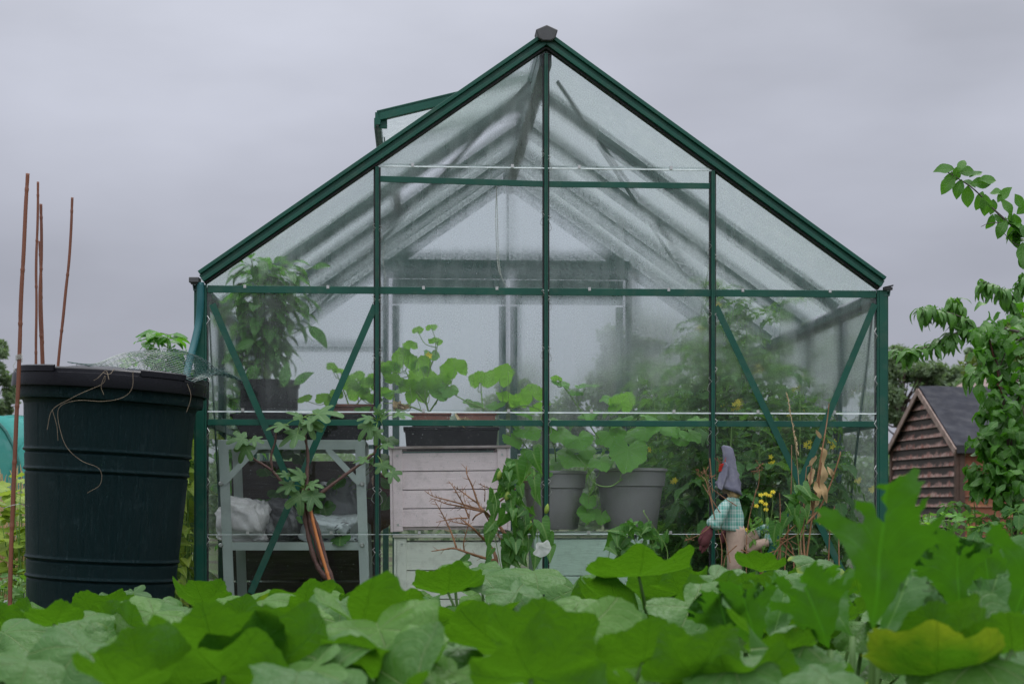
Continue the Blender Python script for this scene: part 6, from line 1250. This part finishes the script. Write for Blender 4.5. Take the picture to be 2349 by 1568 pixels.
bed_plant('pumpkin_plant','pumpkin plant in the second row with a blue green crumpled leaf',.42,3.4,
 [(1610,1415,3.1,250,.85,-.2,.2),(1650,1370,3.2,90,-.8,0,.1),(1320,1390,3.3,180,.4),(1200,1375,3.4,180,.6)],12,(.36,.4),106,'pumpkin','pumpkin',zc=.36)
bed_plant('pumpkin_plant','pumpkin plant in the back row between the butt and the fig tree',-.95,4.25,
 [(460,1372,4.2,150,-.75),(560,1385,4.0,150,.4),(730,1365,4.3,120,.3),(380,1385,4.1,110,.5)],18,(.62,.48),107,'pumpkin','pumpkin',zc=.315)
bed_plant('pumpkin_plant','pumpkin plant in the back row before the stacked crates',.0,4.4,
 [(1030,1345,4.0,200,-.55,.12,.1),(1120,1330,4.1,170,.4,.1),(1040,1300,4.4,90,.5),(1110,1305,4.5,110,.5),(1230,1320,4.2,170,.3)],16,(.5,.48),108,'pumpkin','pumpkin',zc=.36)
bed_plant('pumpkin_plant','pumpkin plant in the back row with a wide flat leaf below the doll',.75,4.3,
 [(1470,1312,3.6,290,-.26,.1,.0),(1748,1300,3.9,130,-.5,.05,.5),(1660,1330,3.5,180,.6,-.2),(1880,1300,4.2,150,.5,.3),(1790,1330,4.0,130,.5)],16,(.5,.45),109,'pumpkin','pumpkin',zc=.345)
def courgette(label,x,y,heroes,seed,n=3):
    rg=random.Random(seed); o=thing('courgette_plant',label,'courgette plant',(x,y,0)); org=np.array([x,y,0.])
    for (px,py,Y,w_,h_,face,yaw) in heroes:     # px,py: where the blade joins its stalk; h_ blade length in picture units
        lb,sb=MB(),MB(); p=vec(at(px,py,Y))-org; r=h_/F*Y/1.12; nrm=np.array([yaw*.2,.93 if face<0 else -.93,.35]); tip=np.array([yaw,-.30 if face<0 else .35,1.]); tip=tip-nrm*np.dot(tip,nrm)/np.dot(nrm,nrm)
        jagged_leaf(lb,p,tip,nrm,r*1.12,rg,jit=.006 if h_>300 else .03,flip=bool(rg.random()<.5) and h_<340,fold=rg.uniform(.2,.5),cup=.1,sx=w_/h_*1.15 if h_<340 else 1.,tint=rg.random()*.7)
        f=np.array([p[0]*.4+rg.uniform(-.03,.03),p[1]*.4,-.02]); S=spline([f,(f+p)/2+np.array([0,.01,0]),p],6); sb.tube(S,taper(len(S),.008,.005),9)
        lf=lb.build('leaf',M['courgette'],o,smooth=True); sb.build('stalk',M['bedstem'],lf,smooth=True)
courgette('courgette plant whose tall jagged leaf rises before the right corner post',.50,2.35,[(2003,1445,2.35,300,385,-1,.02),(2020,1480,2.5,200,200,1,.5),(1955,1460,2.6,200,180,1,-.6),(1905,1490,2.5,220,220,-1,-.45)],111)
courgette('courgette plant with jagged leaves at the right edge of the bed',.80,2.45,[(2200,1420,2.6,200,220,-1,-.1),(2320,1440,2.5,260,300,-1,.25),(2120,1470,2.75,180,190,1,-.1),(2275,1410,2.8,160,200,-1,-.2),(2240,1480,2.7,200,200,1,.4)],112)
courgette('courgette plant with jagged leaves right of the centre of the bed',.36,2.8,[(1745,1500,2.8,200,200,-1,-.35),(1680,1490,2.8,160,160,-1,-.3),(1830,1500,2.8,200,230,-1,.2),(1770,1480,3.1,170,170,1,.3),(1860,1450,3.2,150,150,1,.4)],113)
courgette('courgette plant in front of the shed behind the tall jagged leaf',1.12,3.3,[(2180,1400,3.3,200,170,1,.2),(2100,1400,3.4,180,160,-1,-.3),(2290,1380,3.4,180,180,1,.3),(2050,1400,3.5,170,150,1,.4),(2230,1370,3.7,160,140,-1,.1)],114)
# ivy leaved weed climbing by the butt
rg=random.Random(120); bs=at(265,1420,4.6); bs.z=0; o=thing('hop_weed','two pale lobed weed leaves standing before the water butt','weed',tuple(bs)); org=vec(bs); lb,sb=MB(),MB()
for (px,py,s,dx,dz) in ((245,1385,72,-.2,-.9),(310,1368,70,.3,-.8),(232,1410,40,-.6,-.5)):
    p=vec(at(px,py,4.55))-org; r=s*.5/F*4.55*1.15; tip=np.array([dx,-.3,dz]); radial_leaf(lb,p-tip*r*.3,tip,[0,-1,.5],r,'fig',rg,cup=-.1,droop=.1,seg=50); sb.tube(spline([(0,0,0),p*.6,p-tip*r*.3],5),.002,5)
lb.build('foliage',M['fig'],o,smooth=True); sb.build('stems',M['stem'],o)
# low weeds and grass in every gap
A=np.random.RandomState(9); k=26000; X=A.uniform(-5,6,k); Y=A.uniform(1.2,11,k); keep=~((np.abs(X-.1)<1.36)&(Y>5.75)&(Y<8.7)); keep&=~((np.abs(X+1.36)<.4)&(np.abs(Y-5.42)<.4)); X,Y=X[keep],Y[keep]; k=len(X)
H=A.uniform(.04,.17,k); a=A.uniform(0,6.28,k); W_=A.uniform(.004,.014,k); lx=A.normal(0,.04,k); ly=A.normal(0,.04,k)
c,s=np.cos(a)*W_,np.sin(a)*W_; Z=np.zeros(k)-.03
V=np.stack([np.stack([X-c*.4,Y-s*.4,Z],1),np.stack([X+c*.4,Y+s*.4,Z],1),np.stack([X+c+lx*.5,Y+s+ly*.5,Z+H*.6],1),np.stack([X+lx,Y+ly,Z+H],1),np.stack([X-c+lx*.5,Y-s+ly*.5,Z+H*.6],1)],1).reshape(-1,3); idx=np.arange(k)*5
wb_=MB(); wb_.add(V,np.stack([idx,idx+1,idx+2,idx+3,idx+4],1)); wb_.t[-1]=np.repeat(A.uniform(0,1,k),5); wo=wb_.build('ground_weeds',M['weed']); wo['kind']='stuff'; wo['label']='low grass and weeds between the plants'; wo['category']='weeds'
